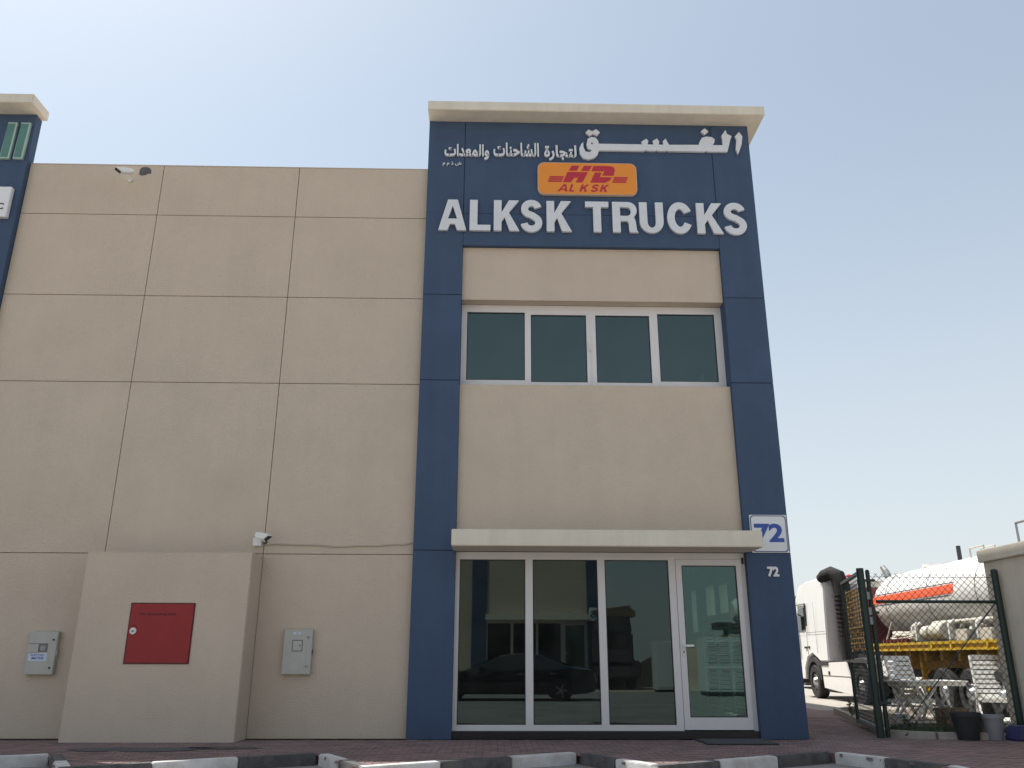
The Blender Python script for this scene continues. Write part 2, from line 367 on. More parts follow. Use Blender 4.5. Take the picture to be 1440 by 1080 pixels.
# ------------------------------------------------------------------ the warehouse units
XL, XR, PI0, PI1 = -1.30, 4.945, -0.60, 4.20     # tower edges and inner pier edges
ROWS = [0.0, 2.87, 5.82, 7.46, 9.13, 11.16]
WCOL = [-8.875, -6.35, -3.77, XL]; WROW = [0.0, 2.81, 5.77, 7.42, 9.07, 10.13]
G = 0.011
def panels(name, m, par, cols, rows, y0, y1, g=G, T=lambda p: p):
    for i in range(len(cols)-1):
        for j in range(len(rows)-1):
            x0 = cols[i]+(g/2 if i else 0); x1 = cols[i+1]-(g/2 if i < len(cols)-2 else 0)
            z0 = rows[j]+(g/2 if j else 0); z1 = rows[j+1]-(g/2 if j < len(rows)-2 else 0)
            o = box(name, m, par, x0, x1, y0, y1, z0, z1, 0.003)
def window_unit(par, x0, x1, z0, z1, y, panes, gl, fr=0.055, name='window', depth=0.07):
    """aluminium frame with mullions; panes = list of (x0,x1,z0,z1)"""
    f = MB()
    xs = sorted({x0, x1} | {p[0] for p in panes} | {p[1] for p in panes})
    zb = min(p[2] for p in panes); zt = max(p[3] for p in panes)
    cols_ = [(x0, panes[0][0])]+[(panes[i][1], panes[i+1][0]) for i in range(len(panes)-1)]+[(panes[-1][1], x1)]
    for a, b in cols_: f.box(a, b, y, y+depth, z0, z1)
    for p in panes:
        f.box(p[0], p[1], y+0.004, y+depth, z0, p[2]); f.box(p[0], p[1], y+0.004, y+depth, p[3], z1)
    fo = f.build(name, 'aluminium', par)
    for p in panes:
        box('pane', gl, fo, p[0]-0.005, p[1]+0.005, y+0.030, y+0.036, p[2]-0.005, p[3]+0.005)
        # thin bead around each pane
        b = MB(); t = 0.014
        b.box(p[0], p[0]+t, y+0.016, y+0.029, p[2], p[3]); b.box(p[1]-t, p[1], y+0.016, y+0.029, p[2], p[3])
        b.box(p[0]+t, p[1]-t, y+0.016, y+0.029, p[2], p[2]+t); b.box(p[0]+t, p[1]-t, y+0.016, y+0.029, p[3]-t, p[3])
        b.build('glazing_bead', 'black' if gl != 'door_glass' else 'dark_metal', fo)
    return fo

def unit(root, room=True, cap_mat='plaster_pale', depth=26.0):
    # piers and fascia
    panels('pier_panel', 'blue', root, [XL, PI0], ROWS[:5]+[9.13], 0.0, 0.05) if False else None
    for (a, b) in ((XL, PI0), (PI1, XR)): panels('pier_panel', 'blue', root, [a, b], ROWS[:5], 0.0, 0.05)
    panels('fascia_panel', 'blue', root, [XL, PI0, PI1, XR], [9.13, 11.15], 0.0, 0.05)
    box('fascia_panel', 'blue', root, PI0+G/2, PI1-G/2, 0.0, 0.05, 8.46, 9.13-G/2, 0.003)
    c = MB()
    c.box(XL+.006, PI0-.004, 0.045, 0.60, 0, 11.14); c.box(PI1+.004, XR-.006, 0.045, 0.60, 0, 11.14); c.box(PI0-.004, PI1+.004, 0.045, 0.60, 8.464, 11.14)
    c.build('tower_wall', 'blue', root)
    # parapet cap
    box('roof_cap', cap_mat, root, XL-0.01, XR+0.24, -0.36, 4.6, 11.16, 11.36, 0.01)
    # recessed beige panels
    box('spandrel_panel', 'plaster', root, PI0, PI1, 0.09, 0.60, 7.40, 8.458, 0.004)
    box('spandrel_panel', 'plaster', root, PI0, PI1, 0.09, 0.60, 2.93, 5.775, 0.004)
    # upper window, top casements stepped back a little
    window_unit(root, PI0, PI1, 5.785, 7.39, 0.30, [(-0.50, 0.56, 5.93, 7.25), (0.67, 1.69, 5.90, 7.21), (1.86, 2.86, 5.90, 7.21), (3.01, 4.07, 5.93, 7.25)], 'upper_glass')
    box('window_sash', 'aluminium', root, 1.762, 1.778, 0.292, 0.299, 5.86, 7.25)
    box('window_handle', 'aluminium', root, 1.73, 1.76, 0.265, 0.299, 6.50, 6.66, 0.004)
    # canopy
    box('canopy', cap_mat, root, -0.645, 4.29, -0.66, 0.089, 2.865, 3.125, 0.012)
    # shopfront
    window_unit(root, PI0, 3.00, 0.115, 2.86, 0.12, [(-0.53, 0.55, 0.20, 2.74), (0.67, 1.74, 0.20, 2.74), (1.86, 2.92, 0.20, 2.74)], 'shop_glass', name='shopfront_window')
    dfr = MB(); dfr.box(3.00, 3.035, 0.12, 0.19, 0.115, 2.86); dfr.box(4.135, PI1, 0.12, 0.19, 0.115, 2.86); dfr.box(3.035, 4.135, 0.124, 0.19, 2.76, 2.86)
    dfr.build('door_frame', 'aluminium', root)
    leaf = MB(); x0, x1, a0, a1, b0, b1 = 3.04, 4.13, 3.135, 4.045, 0.31, 2.655
    leaf.box(x0, a0, 0.105, 0.175, 0.13, 2.755); leaf.box(a1, x1, 0.105, 0.175, 0.13, 2.755); leaf.box(a0, a1, 0.109, 0.175, 0.13, b0); leaf.box(a0, a1, 0.109, 0.175, b1, 2.755)
    door = leaf.build('door', 'aluminium', root)
    box('pane', 'door_glass', door, a0-.005, a1+.005, 0.135, 0.141, b0-.005, b1+.005)
    bd = MB(); t = .014
    bd.box(a0, a0+t, .120, .133, b0, b1); bd.box(a1-t, a1, .120, .133, b0, b1); bd.box(a0+t, a1-t, .120, .133, b0, b0+t); bd.box(a0+t, a1-t, .120, .133, b1-t, b1)
    bd.build('glazing_bead', 'dark_metal', door)
    h = MB(); h.box(3.07, 3.108, 0.085, 0.104, 1.24, 1.48); h.bar((3.09, 0.09, 1.385), (3.09, 0.045, 1.385), 0.026); h.bar((3.08, 0.045, 1.385), (3.25, 0.045, 1.385), 0.025, 0.032)
    h.build('handle', 'white', door, bevel=0.003)
    kh = MB().box(3.083, 3.097, 0.079, 0.084, 1.27, 1.31); kh.build('keyhole', 'black', door)
    box('door_closer', 'black', root, 4.145, 4.175, 0.09, 0.118, 2.68, 2.78, 0.003)
    box('plinth', 'granite', root, PI0, 4.2, 0.045, 0.30, 0.0, 0.113, 0.004)
    # beige wall of the bay
    panels('wall_panel', 'plaster', root, WCOL, WROW, 0.12, 0.165)
    m_ = MB().box(WCOL[0], XL-.002, 0.160, 0.40, 0, 10.12).build('bay_wall', 'groove', root)
    box('coping', 'plaster', root, WCOL[0], XL-.002, 0.115, 0.42, 10.131, 10.15, 0.003)
    sh = MB()
    sh.box(WCOL[0], XR-0.31, 0.41, depth, 9.5, 9.7)                      # roof
    sh.box(WCOL[0], XR, depth, depth+.25, 0, 10.1)                       # back
    sh.box(WCOL[0]-.002, WCOL[0]+.28, 0.41, depth, 0, 9.49)
    sh.box(XL+.01, XR-.01, 4.2, 4.45, 9.71, 11.14); sh.box(XL+.01, XL+.25, 0.61, 4.19, 9.71, 11.14); sh.box(XR-.25, XR-.006, 0.61, 4.19, 9.71, 11.14)
    sh.build('shell', 'plaster', root)
    # right side wall with its openings
    sw = MB(); xa, xb = XR-0.30, XR-0.006
    holes = [(2.9, 3.5, 2.05, 2.62), (3.9, 4.6, 2.05, 2.66), (5.5, 5.95, 1.75, 2.66), (3.4, 4.9, 5.9, 7.2)] if room else []
    ys = sorted({0.61, depth} | {v for h_ in holes for v in h_[:2]})
    for a, b in zip(ys[:-1], ys[1:]):
        hs = sorted([(q[2], q[3]) for q in holes if q[0] <= a+1e-6 and q[1] >= b-1e-6]); z = 0
        for (u, v) in hs: sw.box(xa, xb, a, b, z, u); z = v
        sw.box(xa, xb, a, b, z, 10.1 if a > 4.2 else 9.70)
    sw.build('side_wall', 'plaster', root)
    if room:
        rm = MB()
        rm.box(-1.0, xa, 0.31, 8.0, 0.02, 0.10); fl = rm.build('room_floor', 'tile', root)
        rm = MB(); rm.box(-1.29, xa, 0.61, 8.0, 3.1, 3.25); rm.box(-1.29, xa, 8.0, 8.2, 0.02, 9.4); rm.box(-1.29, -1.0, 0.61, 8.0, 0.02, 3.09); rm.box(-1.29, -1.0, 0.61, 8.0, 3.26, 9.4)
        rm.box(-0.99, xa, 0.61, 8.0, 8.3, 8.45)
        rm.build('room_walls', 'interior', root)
        return
    box('room_core', 'meter_dark', root, PI0, PI1, 1.2, 1.4, 0.1, 8.4)

b1 = thing('warehouse_building', 'beige two storey warehouse unit with blue framed corner tower and green glass shopfront', 'building')
unit(b1)
# plastered enclosure standing against the wall
en = box('hose_enclosure', 'plaster', b1, -6.33, -3.765, -0.50, 0.118, -0.01, 2.76, 0.012)
# hole in the wall near the upper camera, with a mud run below it
flat('wall_hole_patch', 'patch', b1, [[(-6.80, 9.93), (-6.80, 10.04), (-6.77, 10.085), (-6.70, 10.10), (-6.62, 10.08), (-6.585, 10.03), (-6.58, 9.955), (-6.63, 9.96), (-6.68, 9.925), (-6.75, 9.91)]], 0.117, 0.008)

b2 = thing('warehouse_building', 'neighbouring blue tower with beige roof cap, cut off at the far left edge', 'building', (-13.825, 0, 0))
def left_tower(root):
    panels('pier_panel', 'blue', root, [PI1, XR], ROWS[:5], 0.0, 0.05)
    panels('fascia_panel', 'blue', root, [XL, PI0, PI1, XR], [9.13, 11.15], 0.0, 0.05)
    box('fascia_panel', 'blue', root, PI0+G/2, PI1-G/2, 0, 0.05, 8.46, 9.13-G/2, 0.003)
    panels('pier_panel', 'blue', root, [XL, PI0], ROWS[:5], 0.0, 0.05)
    c = MB(); c.box(XL+.006, PI0-.004, 0.045, 0.20, 0, 11.14); c.box(PI1+.004, XR-.006, 0.045, 0.20, 0, 11.14); c.box(PI0-.004, PI1+.004, 0.045, 0.20, 8.464, 11.14)
    c.build('tower_wall', 'blue', root)
    box('roof_cap', 'plaster_pale', root, XL-.01, XR+.09, -0.36, 0.22, 11.16, 11.36, .01)
    box('spandrel_panel', 'plaster', root, PI0, PI1, 0.09, 0.60, 7.40, 8.458, .004); box('spandrel_panel', 'plaster', root, PI0, PI1, 0.09, 0.60, 2.93, 5.775, .004)
    window_unit(root, PI0, PI1, 5.785, 7.39, 0.30, [(-0.50, 0.56, 5.93, 7.25), (0.67, 1.69, 5.90, 7.21), (1.86, 2.86, 5.90, 7.21), (3.01, 4.07, 5.93, 7.25)], 'car_glass')
    box('canopy', 'plaster_pale', root, -0.645, 4.29, -0.66, 0.089, 2.865, 3.125, .012)
    window_unit(root, PI0, PI1, 0.115, 2.86, 0.12, [(-0.53, 0.55, .2, 2.74), (.67, 1.74, .2, 2.74), (1.86, 2.92, .2, 2.74), (3.04, 4.13, .2, 2.74)], 'car_glass', name='shopfront_window')
    box('plinth', 'granite', root, PI0, 4.2, 0.045, 0.30, 0.0, 0.113, .004)
    MB().box(-9, XL+.004, 0.16, 26, 0, 10.13).box(XL+.005, XR-.3, 0.62, 26, 0, 9.7).build('bay_wall', 'plaster', root)
left_tower(b2)

# ---- the unit across the street, seen only mirrored in the glass (front faces the other way)
b3 = thing('warehouse_building', 'sunlit beige and blue warehouse unit mirrored in the shopfront glass, across the street', 'building')
unit(b3, room=False)
for o in list(b3.children):
    for q in [o]+list(o.children):
        if q.data.users >= 1:
            for v in q.data.vertices: v.co.y = -v.co.y
            q.data.flip_normals()
b3.location = (0.36, -26.7, 0)

# ------------------------------------------------------------------ lettering
def arc(cx, cz, rx, rz_, a0, a1, n=12): return [(cx+rx*math.cos(R(a0+(a1-a0)*i/n)), cz+rz_*math.sin(R(a0+(a1-a0)*i/n))) for i in range(n+1)]
def stroke(pts, wd):
    P = [Vector(p) for p in pts]; L_, R_ = [], []
    for i, p in enumerate(P):
        d = (P[min(i+1, len(P)-1)]-P[max(i-1, 0)]).normalized(); n = Vector((-d.y, d.x)); ww = wd[i]/2 if isinstance(wd, list) else wd/2
        L_.append(tuple(p+n*ww)); R_.append(tuple(p-n*ww))
    return L_+R_[::-1]
# glyphs in a unit-height box, width w; returns loops
def glyph(ch, w, t):
    if ch == 'A':
        k = t*1.12
        return [[(0, 0), (w/2-k*.56, 1), (w/2+k*.56, 1), (w, 0), (w-k*1.05, 0), (w-k*1.05-.065*w/.8, .2), (k*1.05+.065*w/.8, .2), (k*1.05, 0)],
                [(w/2, .80), (w/2-.135*w/.8, .37), (w/2+.135*w/.8, .37)]]
    if ch == 'L': return [[(0, 0), (0, 1), (t, 1), (t, .18), (w, .18), (w, 0)]]
    if ch == 'K': return [[(0, 0), (0, 1), (t, 1), (t, .60), (w-t*1.35, 1), (w-t*.05, 1), (w*.585, .60), (w, 0), (w-t*1.25, 0), (w*.42, .44), (t, .30), (t, 0)]]
    if ch == 'T': return [[(w/2-t/2, 0), (w/2-t/2, .82), (0, .82), (0, 1), (w, 1), (w, .82), (w/2+t/2, .82), (w/2+t/2, 0)]]
    if ch == 'U':
        r = w/2
        return [[(0, 1), (0, .36)]+arc(r, .36, r, .37, 180, 360, 14)+[(w, .36), (w, 1), (w-t, 1), (w-t, .36)]+arc(r, .36, r-t, .20, 360, 180, 12)+[(t, .36), (t, 1)]]
    if ch == 'R':
        return [[(0, 0), (0, 1), (w*.60, 1)]+arc(w*.62, .725, w*.34, .275, 88, -50, 12)+[(w*.90, .36), (w*.94, .06), (w, 0), (w-t*1.08, 0), (w-t*1.2, .08), (w-t*1.22, .30), (w*.58, .37), (t, .37), (t, 0)],
                [(t, .54), (t, .83), (w*.58, .83)]+arc(w*.58, .685, w*.15, .145, 90, -90, 8)+[(t, .54)]]
    if ch == 'C':
        return [stroke(arc(w/2, .5, w/2-t/2, .5-t*.46+.012, 28, 332, 30), t*.96)]
    if ch == 'S':
        cx = w/2; rx = w/2-t/2; pts = arc(cx, .745, rx*.92, .19, 5, 200, 14)[0:]
        pts = arc(cx, .73, rx*.90, .195, 12, 235, 14)+[(cx+.02, .515), ]+arc(cx, .275, rx*.97, .205, 52, -172, 16)
        wd = [t*.92]*len(pts)
        return [stroke(pts, t*.90)]
    return []
def sign_word(par, spec, z0, H, y, dep, m, shear=0.0, tk=0.228):
    for ch, xa, xb in spec:
        w_ = (xb-xa)/H
        lp = [[(xa+H*(px+shear*pz), z0+H*pz) for px, pz in l_] for l_ in glyph(ch, w_, tk)]
        flat('letter', m, par, lp, y-dep/2, dep)
s1 = thing('building_sign', 'large raised pale grey letters reading ALKSK TRUCKS across the blue fascia', 'sign', (1.85, 0, 8.74))
XE = [('A', -1.06, -.54), ('L', -.48, -.09), ('K', -.03, .45), ('S', .46, .89), ('K', .96, 1.43), ('T', 1.69, 2.13), ('R', 2.20, 2.68), ('U', 2.71, 3.16), ('C', 3.23, 3.71), ('K', 3.79, 4.28), ('S', 4.29, 4.74)]
sign_word(s1, [(c, a-1.85, b-1.85) for c, a, b in XE], 0.0, 0.64, -0.012, 0.055, 'letter')

s2 = thing('building_sign', 'bold white Arabic company name with long stretched strokes at top of blue fascia', 'sign')
alif = [(4.66, 10.87), (4.75, 10.98), (4.81, 10.88), (4.78, 10.69), (4.69, 10.46), (4.66, 10.59), (4.69, 10.81)]
body = [(4.49, 11.02), (4.51, 10.93), (4.60, 10.88), (4.56, 10.78), (4.53, 10.66), (4.49, 10.525), (4.11, 10.52), (4.08, 10.54), (4.05, 10.52), (3.33, 10.52), (3.31, 10.54), (3.29, 10.52), (3.13, 10.52), (3.11, 10.54), (3.09, 10.52), (2.93, 10.52), (2.91, 10.54), (2.87, 10.515), (1.99, 10.51), (1.96, 10.41), (1.89, 10.34), (1.78, 10.3), (1.68, 10.33), (1.62, 10.42), (1.61, 10.55), (1.65, 10.65), (1.69, 10.69), (1.69, 10.58), (1.73, 10.48), (1.81, 10.47), (1.86, 10.51), (1.77, 10.55), (1.75, 10.64), (1.78, 10.77), (1.85, 10.81), (1.93, 10.8), (1.98, 10.73), (1.99, 10.66), (2.84, 10.66), (2.82, 10.72), (2.92, 10.79), (2.96, 10.74), (2.94, 10.66), (3.06, 10.66), (3.04, 10.74), (3.13, 10.8), (3.17, 10.73), (3.16, 10.66), (3.25, 10.66), (3.24, 10.74), (3.3, 10.8), (3.33, 10.72), (3.36, 10.66), (3.94, 10.67), (3.96, 10.74), (4.01, 10.83), (4.09, 10.86), (4.21, 10.85), (4.26, 10.8), (4.25, 10.73), (4.21, 10.67), (4.41, 10.67), (4.41, 10.8), (4.40, 10.89)]
eye = [(1.835, 10.67), (1.86, 10.70), (1.885, 10.67), (1.86, 10.64)]
for n_, lp in (('letter', [alif]), ('word', [body, eye]), ('dot', [[(1.74, 10.91), (1.80, 10.98), (1.87, 10.94), (1.95, 10.99), (2.02, 10.92), (1.96, 10.84), (1.88, 10.88), (1.82, 10.83)]]), ('dot', [[(4.0, 10.98), (4.08, 11.05), (4.15, 10.98), (4.07, 10.90)]])):
    flat(n_, 'letter', s2, lp, -0.035, 0.05)
def pres(s):
    F = {'ا': (0xFE8D, 0xFE8E, 0, 0), 'ت': (0xFE95, 0xFE96, 0xFE97, 0xFE98), 'ة': (0xFE93, 0xFE94, 0, 0), 'ج': (0xFE9D, 0xFE9E, 0xFE9F, 0xFEA0), 'ح': (0xFEA1, 0xFEA2, 0xFEA3, 0xFEA4), 'د': (0xFEA9, 0xFEAA, 0, 0), 'ر': (0xFEAD, 0xFEAE, 0, 0), 'ش': (0xFEB5, 0xFEB6, 0xFEB7, 0xFEB8), 'ع': (0xFEC9, 0xFECA, 0xFECB, 0xFECC), 'ل': (0xFEDD, 0xFEDE, 0xFEDF, 0xFEE0), 'م': (0xFEE1, 0xFEE2, 0xFEE3, 0xFEE4), 'ن': (0xFEE5, 0xFEE6, 0xFEE7, 0xFEE8), 'و': (0xFEED, 0xFEEE, 0, 0), 'ذ': (0xFEAB, 0xFEAC, 0, 0)}
    o = []; n = len(s)
    for i, c in enumerate(s):
        if c not in F: o.append(c); continue
        f = F[c]; pr = i > 0 and s[i-1] in F and F[s[i-1]][2] != 0; nx = i < n-1 and s[i+1] in F and f[2] != 0
        o.append(chr(f[3] if pr and nx else f[1] if pr else f[2] if nx else f[0]))
    return ''.join(reversed(o))
s3 = thing('building_sign', 'small white Arabic line of words beside the big Arabic name on blue fascia', 'sign')
for wd_, xa, xb, za, zb in (('لتجارة', 0.93, 1.555, 10.28, 10.62), ('الشاحنات', -0.05, 0.83, 10.355, 10.66), ('والمعدات', -0.99, -0.13, 10.27, 10.61)):
    text('word', 'letter', s3, pres(wd_), xa, -0.03, za, xb-xa, zb-za, 0.04, bold=0.028)
s4 = thing('building_sign', 'tiny white Arabic abbreviation letters under the small Arabic line', 'sign')
text('word', 'letter', s4, pres('ش ذ م م'), -1.02, -0.02, 10.13, 0.36, 0.10, 0.02, bold=0.02)
# logo board
s5 = thing('logo_board', 'rounded orange board with crimson HD monogram and AL KSK lettering', 'sign')
def rrect(x0, x1, z0, z1, r):
    return arc(x1-r, z1-r, r, r, 0, 90, 6)+arc(x0+r, z1-r, r, r, 90, 180, 6)+arc(x0+r, z0+r, r, r, 180, 270, 6)+arc(x1-r, z0+r, r, r, 270, 360, 6)
flat('board', 'orange_edge', s5, [rrect(0.80, 2.695, 9.525, 10.22, .13)], -0.035, 0.06)
flat('board_face', 'orange', s5, [rrect(0.815, 2.68, 9.54, 10.205, .12)], -0.070, 0.006)
LG = [[(1.45, 10.15), (1.60, 10.15), (1.55, 10.04), (1.40, 10.04)], [(1.69, 10.15), (1.84, 10.15), (1.78, 10.04), (1.63, 10.04)],
      [(1.37, 10.01), (1.76, 10.01), (1.65, 9.785), (1.52, 9.785), (1.575, 9.89), (1.50, 9.89), (1.43, 9.785), (1.28, 9.785)],
      [(1.87, 10.15), (2.20, 10.15), (2.26, 10.125), (2.28, 10.07), (2.25, 9.94), (2.03, 9.94), (2.08, 10.035), (1.83, 10.035)],
      [(1.895, 10.005), (2.02, 10.005), (1.985, 9.905), (2.21, 9.905), (2.17, 9.83), (2.08, 9.785), (1.80, 9.785)]]
for i in range(3):
    z = 9.895-.046*i; dx = -.016*i
    LG.append([(1.035+dx, z+.018), (1.30+dx, z+.018), (1.285+dx, z-.014), (1.02+dx, z-.014)]); LG.append([(2.265+dx, z+.018), (2.525+dx, z+.018), (2.51+dx, z-.014), (2.25+dx, z-.014)])
for l_ in LG: flat('logo_mark', 'crimson', s5, [l_], -0.0755, 0.004)
sign_word(s5, [('A', 1.17, 1.36), ('L', 1.385, 1.48), ('K', 1.585, 1.73), ('S', 1.79, 1.93), ('K', 1.97, 2.11)], 9.585, 0.155, -0.0735, 0.004, 'crimson', shear=0.33, tk=0.24)

s6 = thing('number_plate_sign', 'white square sign with rounded blue border and large blue 72, half hidden by canopy', 'sign', (4.61, 0, 3.165))
box('plate', 'plate', s6, -0.31, 0.31, -0.022, -0.002, -0.31, 0.315, 0.004)
o_ = rrect(-0.30, 0.30, -0.30, 0.305, .055); i_ = rrect(-0.286, 0.286, -0.284, 0.291, .055)
flat('border', 'border_blue', s6, [o_, i_], -0.024, 0.003)
text('numeral', 'plate_blue', s6, '72', -0.245, -0.0245, -0.145, 0.49, 0.315, 0.003, bold=0.036)
s7 = thing('number_sign', 'small raised pale numerals 72 on the blue pier below the square sign', 'sign', (4.62, 0, 2.55))
text('numeral', 'plate', s7, '72', -0.095, -0.012, -0.085, 0.19, 0.165, 0.02, bold=0.045)
s8 = thing('number_plate_sign', 'white square sign with dark 85 on the opposite building, seen mirrored in glass', 'sign', (4.95, -26.7, 3.15), math.pi)
box('plate', 'plate', s8, -0.31, 0.31, -0.03, -0.003, -0.31, 0.31); text('numeral', 'plate_blue', s8, '85', -0.23, -0.034, -0.16, 0.46, 0.32, 0.004, bold=0.02)
# signs of the left neighbour
s9 = thing('building_sign', 'two slanted green raised letter bars with pale edges on the left blue tower', 'sign')
for xa in (-9.38, -9.13): 
    flat('letter', 'green_edge', s9, [[(xa, 10.13), (xa+.02, 10.93), (xa+.20, 10.93), (xa+.18, 10.13)]], -0.03, 0.05)
    flat('letter_face', 'green_letter', s9, [[(xa+.015, 10.16), (xa+.02, 10.90), (xa+.165, 10.90), (xa+.145, 10.16)]], -0.058, 0.004)
s10 = thing('building_sign', 'white board with a dark letter C, cut by the left edge on blue tower', 'sign')
box('board', 'plate', s10, -11.8, -8.995, -0.10, -0.003, 8.87, 9.50, 0.01)
text('word', 'dark_metal', s10, 'LLC', -9.42, -0.104, 9.02, 0.35, 0.13, 0.004, bold=0.02)

# ------------------------------------------------------------------ wall fittings
c1 = thing('hose_cabinet', 'square red metal cabinet door with round lock set in the plastered enclosure', 'cabinet', (-5.05, -0.50, 1.54))
dr_ = box('door', 'red', c1, -0.475, 0.475, -0.020, -0.002, -0.43, 0.43, 0.004)
fr_ = MB().box(-0.49, 0.49, -0.012, -0.001, 0.433, 0.447).box(-0.49, 0.49, -0.012, -0.001, -0.447, -0.433).box(-0.49, -0.478, -0.012, -0.001, -0.432, 0.432).box(0.478, 0.49, -0.012, -0.001, -0.432, 0.432)
fr_.build('frame', 'dark_red', c1)
lk = MB().tube([(-0.40, -0.018, 0.03), (-0.40, -0.038, 0.03)], 0.05, 20).build('lock', 'aluminium', c1, smooth=True)
MB().box(-0.42, -0.38, -0.045, -0.0385, 0.022, 0.034).build('lock_slot', 'black', lk)
text('lettering', 'dark_red', c1, 'Fire Breeching Inlet', -0.34, -0.0215, 0.25, 0.56, 0.05, 0.002, bold=0.01)
text('lettering', 'dark_red', c1, 'OPEN', -0.43, -0.0215, 0.095, 0.07, 0.018, 0.002)

m1 = thing('meter_box', 'pale meter box with dark open hatch and blue lettered sticker left of the enclosure', 'meter box', (-7.06, 0.12, 0.93))
box('case', 'meter', m1, -0.225, 0.225, -0.09, -0.002, 0, 0.64, 0.006)
box('hatch', 'meter_dark', m1, -0.205, 0.09, -0.094, -0.0905, 0.335, 0.465)
box('hatch_cover', 'meter', m1, -0.215, -0.05, -0.102, -0.0945, 0.33, 0.455)
box('dial', 'grey_metal', m1, -0.02, 0.06, -0.099, -0.0945, 0.355, 0.43)
st_ = box('sticker', 'sticker', m1, -0.19, 0.10, -0.0925, -0.0903, 0.20, 0.32)
text('lettering', 'plate_blue', m1, 'ELECTRIC', -0.155, -0.0935, 0.275, 0.22, 0.03, 0.001, bold=.01); text('lettering', 'plate_blue', m1, 'METER', -0.13, -0.0935, 0.225, 0.19, 0.036, 0.001, bold=.02)
for z in (0.10, 0.52): MB().tube([(0.165, -0.09, z), (0.165, -0.104, z)], 0.014, 12).build('screw_lock', 'dark_metal', m1)
box('hinge', 'meter', m1, 0.226, 0.24, -0.08, -0.05, 0.28, 0.36)
m2 = thing('meter_box', 'pale closed meter box with small square hatch, between the enclosure and the blue pier', 'meter box', (-3.065, 0.12, 0.94))
box('case', 'meter', m2, -0.225, 0.225, -0.09, -0.002, 0, 0.68, 0.006)
h_ = MB(); h_.box(-0.085, 0.075, -0.094, -0.0905, 0.345, 0.353); h_.box(-0.085, 0.075, -0.094, -0.0905, 0.507, 0.515); h_.box(-0.085, -0.078, -0.094, -0.0905, 0.353, 0.507); h_.box(0.068, 0.075, -0.094, -0.0905, 0.353, 0.507)
h_.build('hatch_gap', 'black', m2)
box('hatch', 'meter', m2, -0.076, 0.066, -0.096, -0.0905, 0.355, 0.505)
MB().tube([(0.035, -0.095, 0.43), (0.035, -0.101, 0.43)], 0.01, 10).build('hatch_lock', 'dark_metal', m2)
for z in (0.12, 0.56): MB().tube([(0.155, -0.09, z), (0.155, -0.106, z)], 0.018, 12).build('screw_lock', 'grey_metal', m2)
for xx in (-0.085, -0.01): box('label_plate', 'sticker', m2, xx, xx+0.05, -0.0925, -0.0905, 0.60, 0.635)
box('hinge', 'dark_metal', m2, 0.2255, 0.24, -0.08, -0.045, 0.30, 0.37)

def camera_unit(root, flip=1):
    k = flip
    b = MB().prism([(-0.01, 0.0), (0.0, 0.055), (0.16, 0.07), (0.30, 0.055), (0.315, 0.045), (0.22, -0.035), (0.03, -0.03)], 'y', -0.05, 0.05)
    for i, v in enumerate(b.v): b.v[i] = (v[0]*k, v[1], v[2])
    o = b.build('housing', 'white', root, bevel=0.01); o.rotation_euler = (0, R(12*k), R(-32*k))
    f = MB().hexa([(0.225*k, -.042, -.030), (0.232*k, -.042, -.034), (0.225*k, .042, -.030), (0.232*k, .042, -.034), (0.300*k, -.042, .036), (0.318*k, -.042, .036), (0.300*k, .042, .036), (0.318*k, .042, .036)]).build('lens', 'black', o)
    MB().tube([(0.10*k, 0, -.03), (0.10*k, .05, -.07), (0.10*k, .15, -.08)], 0.016, 8).build('bracket', 'white', root)
    MB().tube([(0.11*k, .145, -.08), (0.11*k, .13, -.08)], 0.035, 14).build('bracket_foot', 'dark_metal' if k > 0 else 'white', root)
v1 = thing('security_camera', 'white bullet security camera with square junction box above the enclosure corner', 'security camera', (-3.86, -0.03, 3.085))
camera_unit(v1)
box('junction_box', 'white', v1, -0.075, 0.065, 0.06, 0.147, -0.155, -0.02, 0.01)
v2 = thing('security_camera', 'white bullet security camera high on the wall under the parapet, aimed left', 'security camera', (-6.83, -0.05, 9.87))
camera_unit(v2, -1)
cab = MB(); pts = []
for i in range(31):
    t = i/30; x = -3.74+2.44*t; z = 2.955+0.012*math.sin(t*9)+0.006*math.sin(t*23)-0.01*math.sin(math.pi*t)+(0.05*max(0, (t-.93)/.07))
    pts.append((x, 0.108 if t < .98 else 0.06, z))
tag(cab.tube(pts, 0.010, 6).build('cable', 'cable'), 'thin tan cable running from the lower security camera across to the blue pier', 'cable')
dm = thing('doormat', 'grey rubber doormat lying in front of the glass door', 'doormat', (3.66, -0.46, 0.004))
box('base', 'mat_grey', dm, -0.50, 0.52, -0.36, 0.40, 0, 0.018, 0.005)
box('rim', 'rubber', dm, -0.52, 0.54, -0.38, 0.42, -0.001, 0.008, 0.003)
# louvred shutter inside by the side wall
ls = thing('louvred_shutter', 'white louvred shutter panels standing behind the glass door inside the shop', 'shutter', (4.55, 1.6, 0.10))
for i in range(3):
    f = MB(); y0 = i*1.0
    f.box(-.04, .04, y0, y0+.07, 0, 1.8); f.box(-.04, .04, y0+.9, y0+.97, 0, 1.8)
    for z in (0, .87, 1.73): f.box(-.04, .04, y0+.07, y0+.9, z, z+.07)
    pf = f.build('shutter_frame', 'white', ls)
    for k in range(22):
        z = .1+k*.078
        if abs(z-.9) < .06: continue
        s_ = MB().bar((0, y0+.075, z), (0, y0+.895, z), .008, .07, up=(.6, 0, .8)).build('slat', 'white', pf)

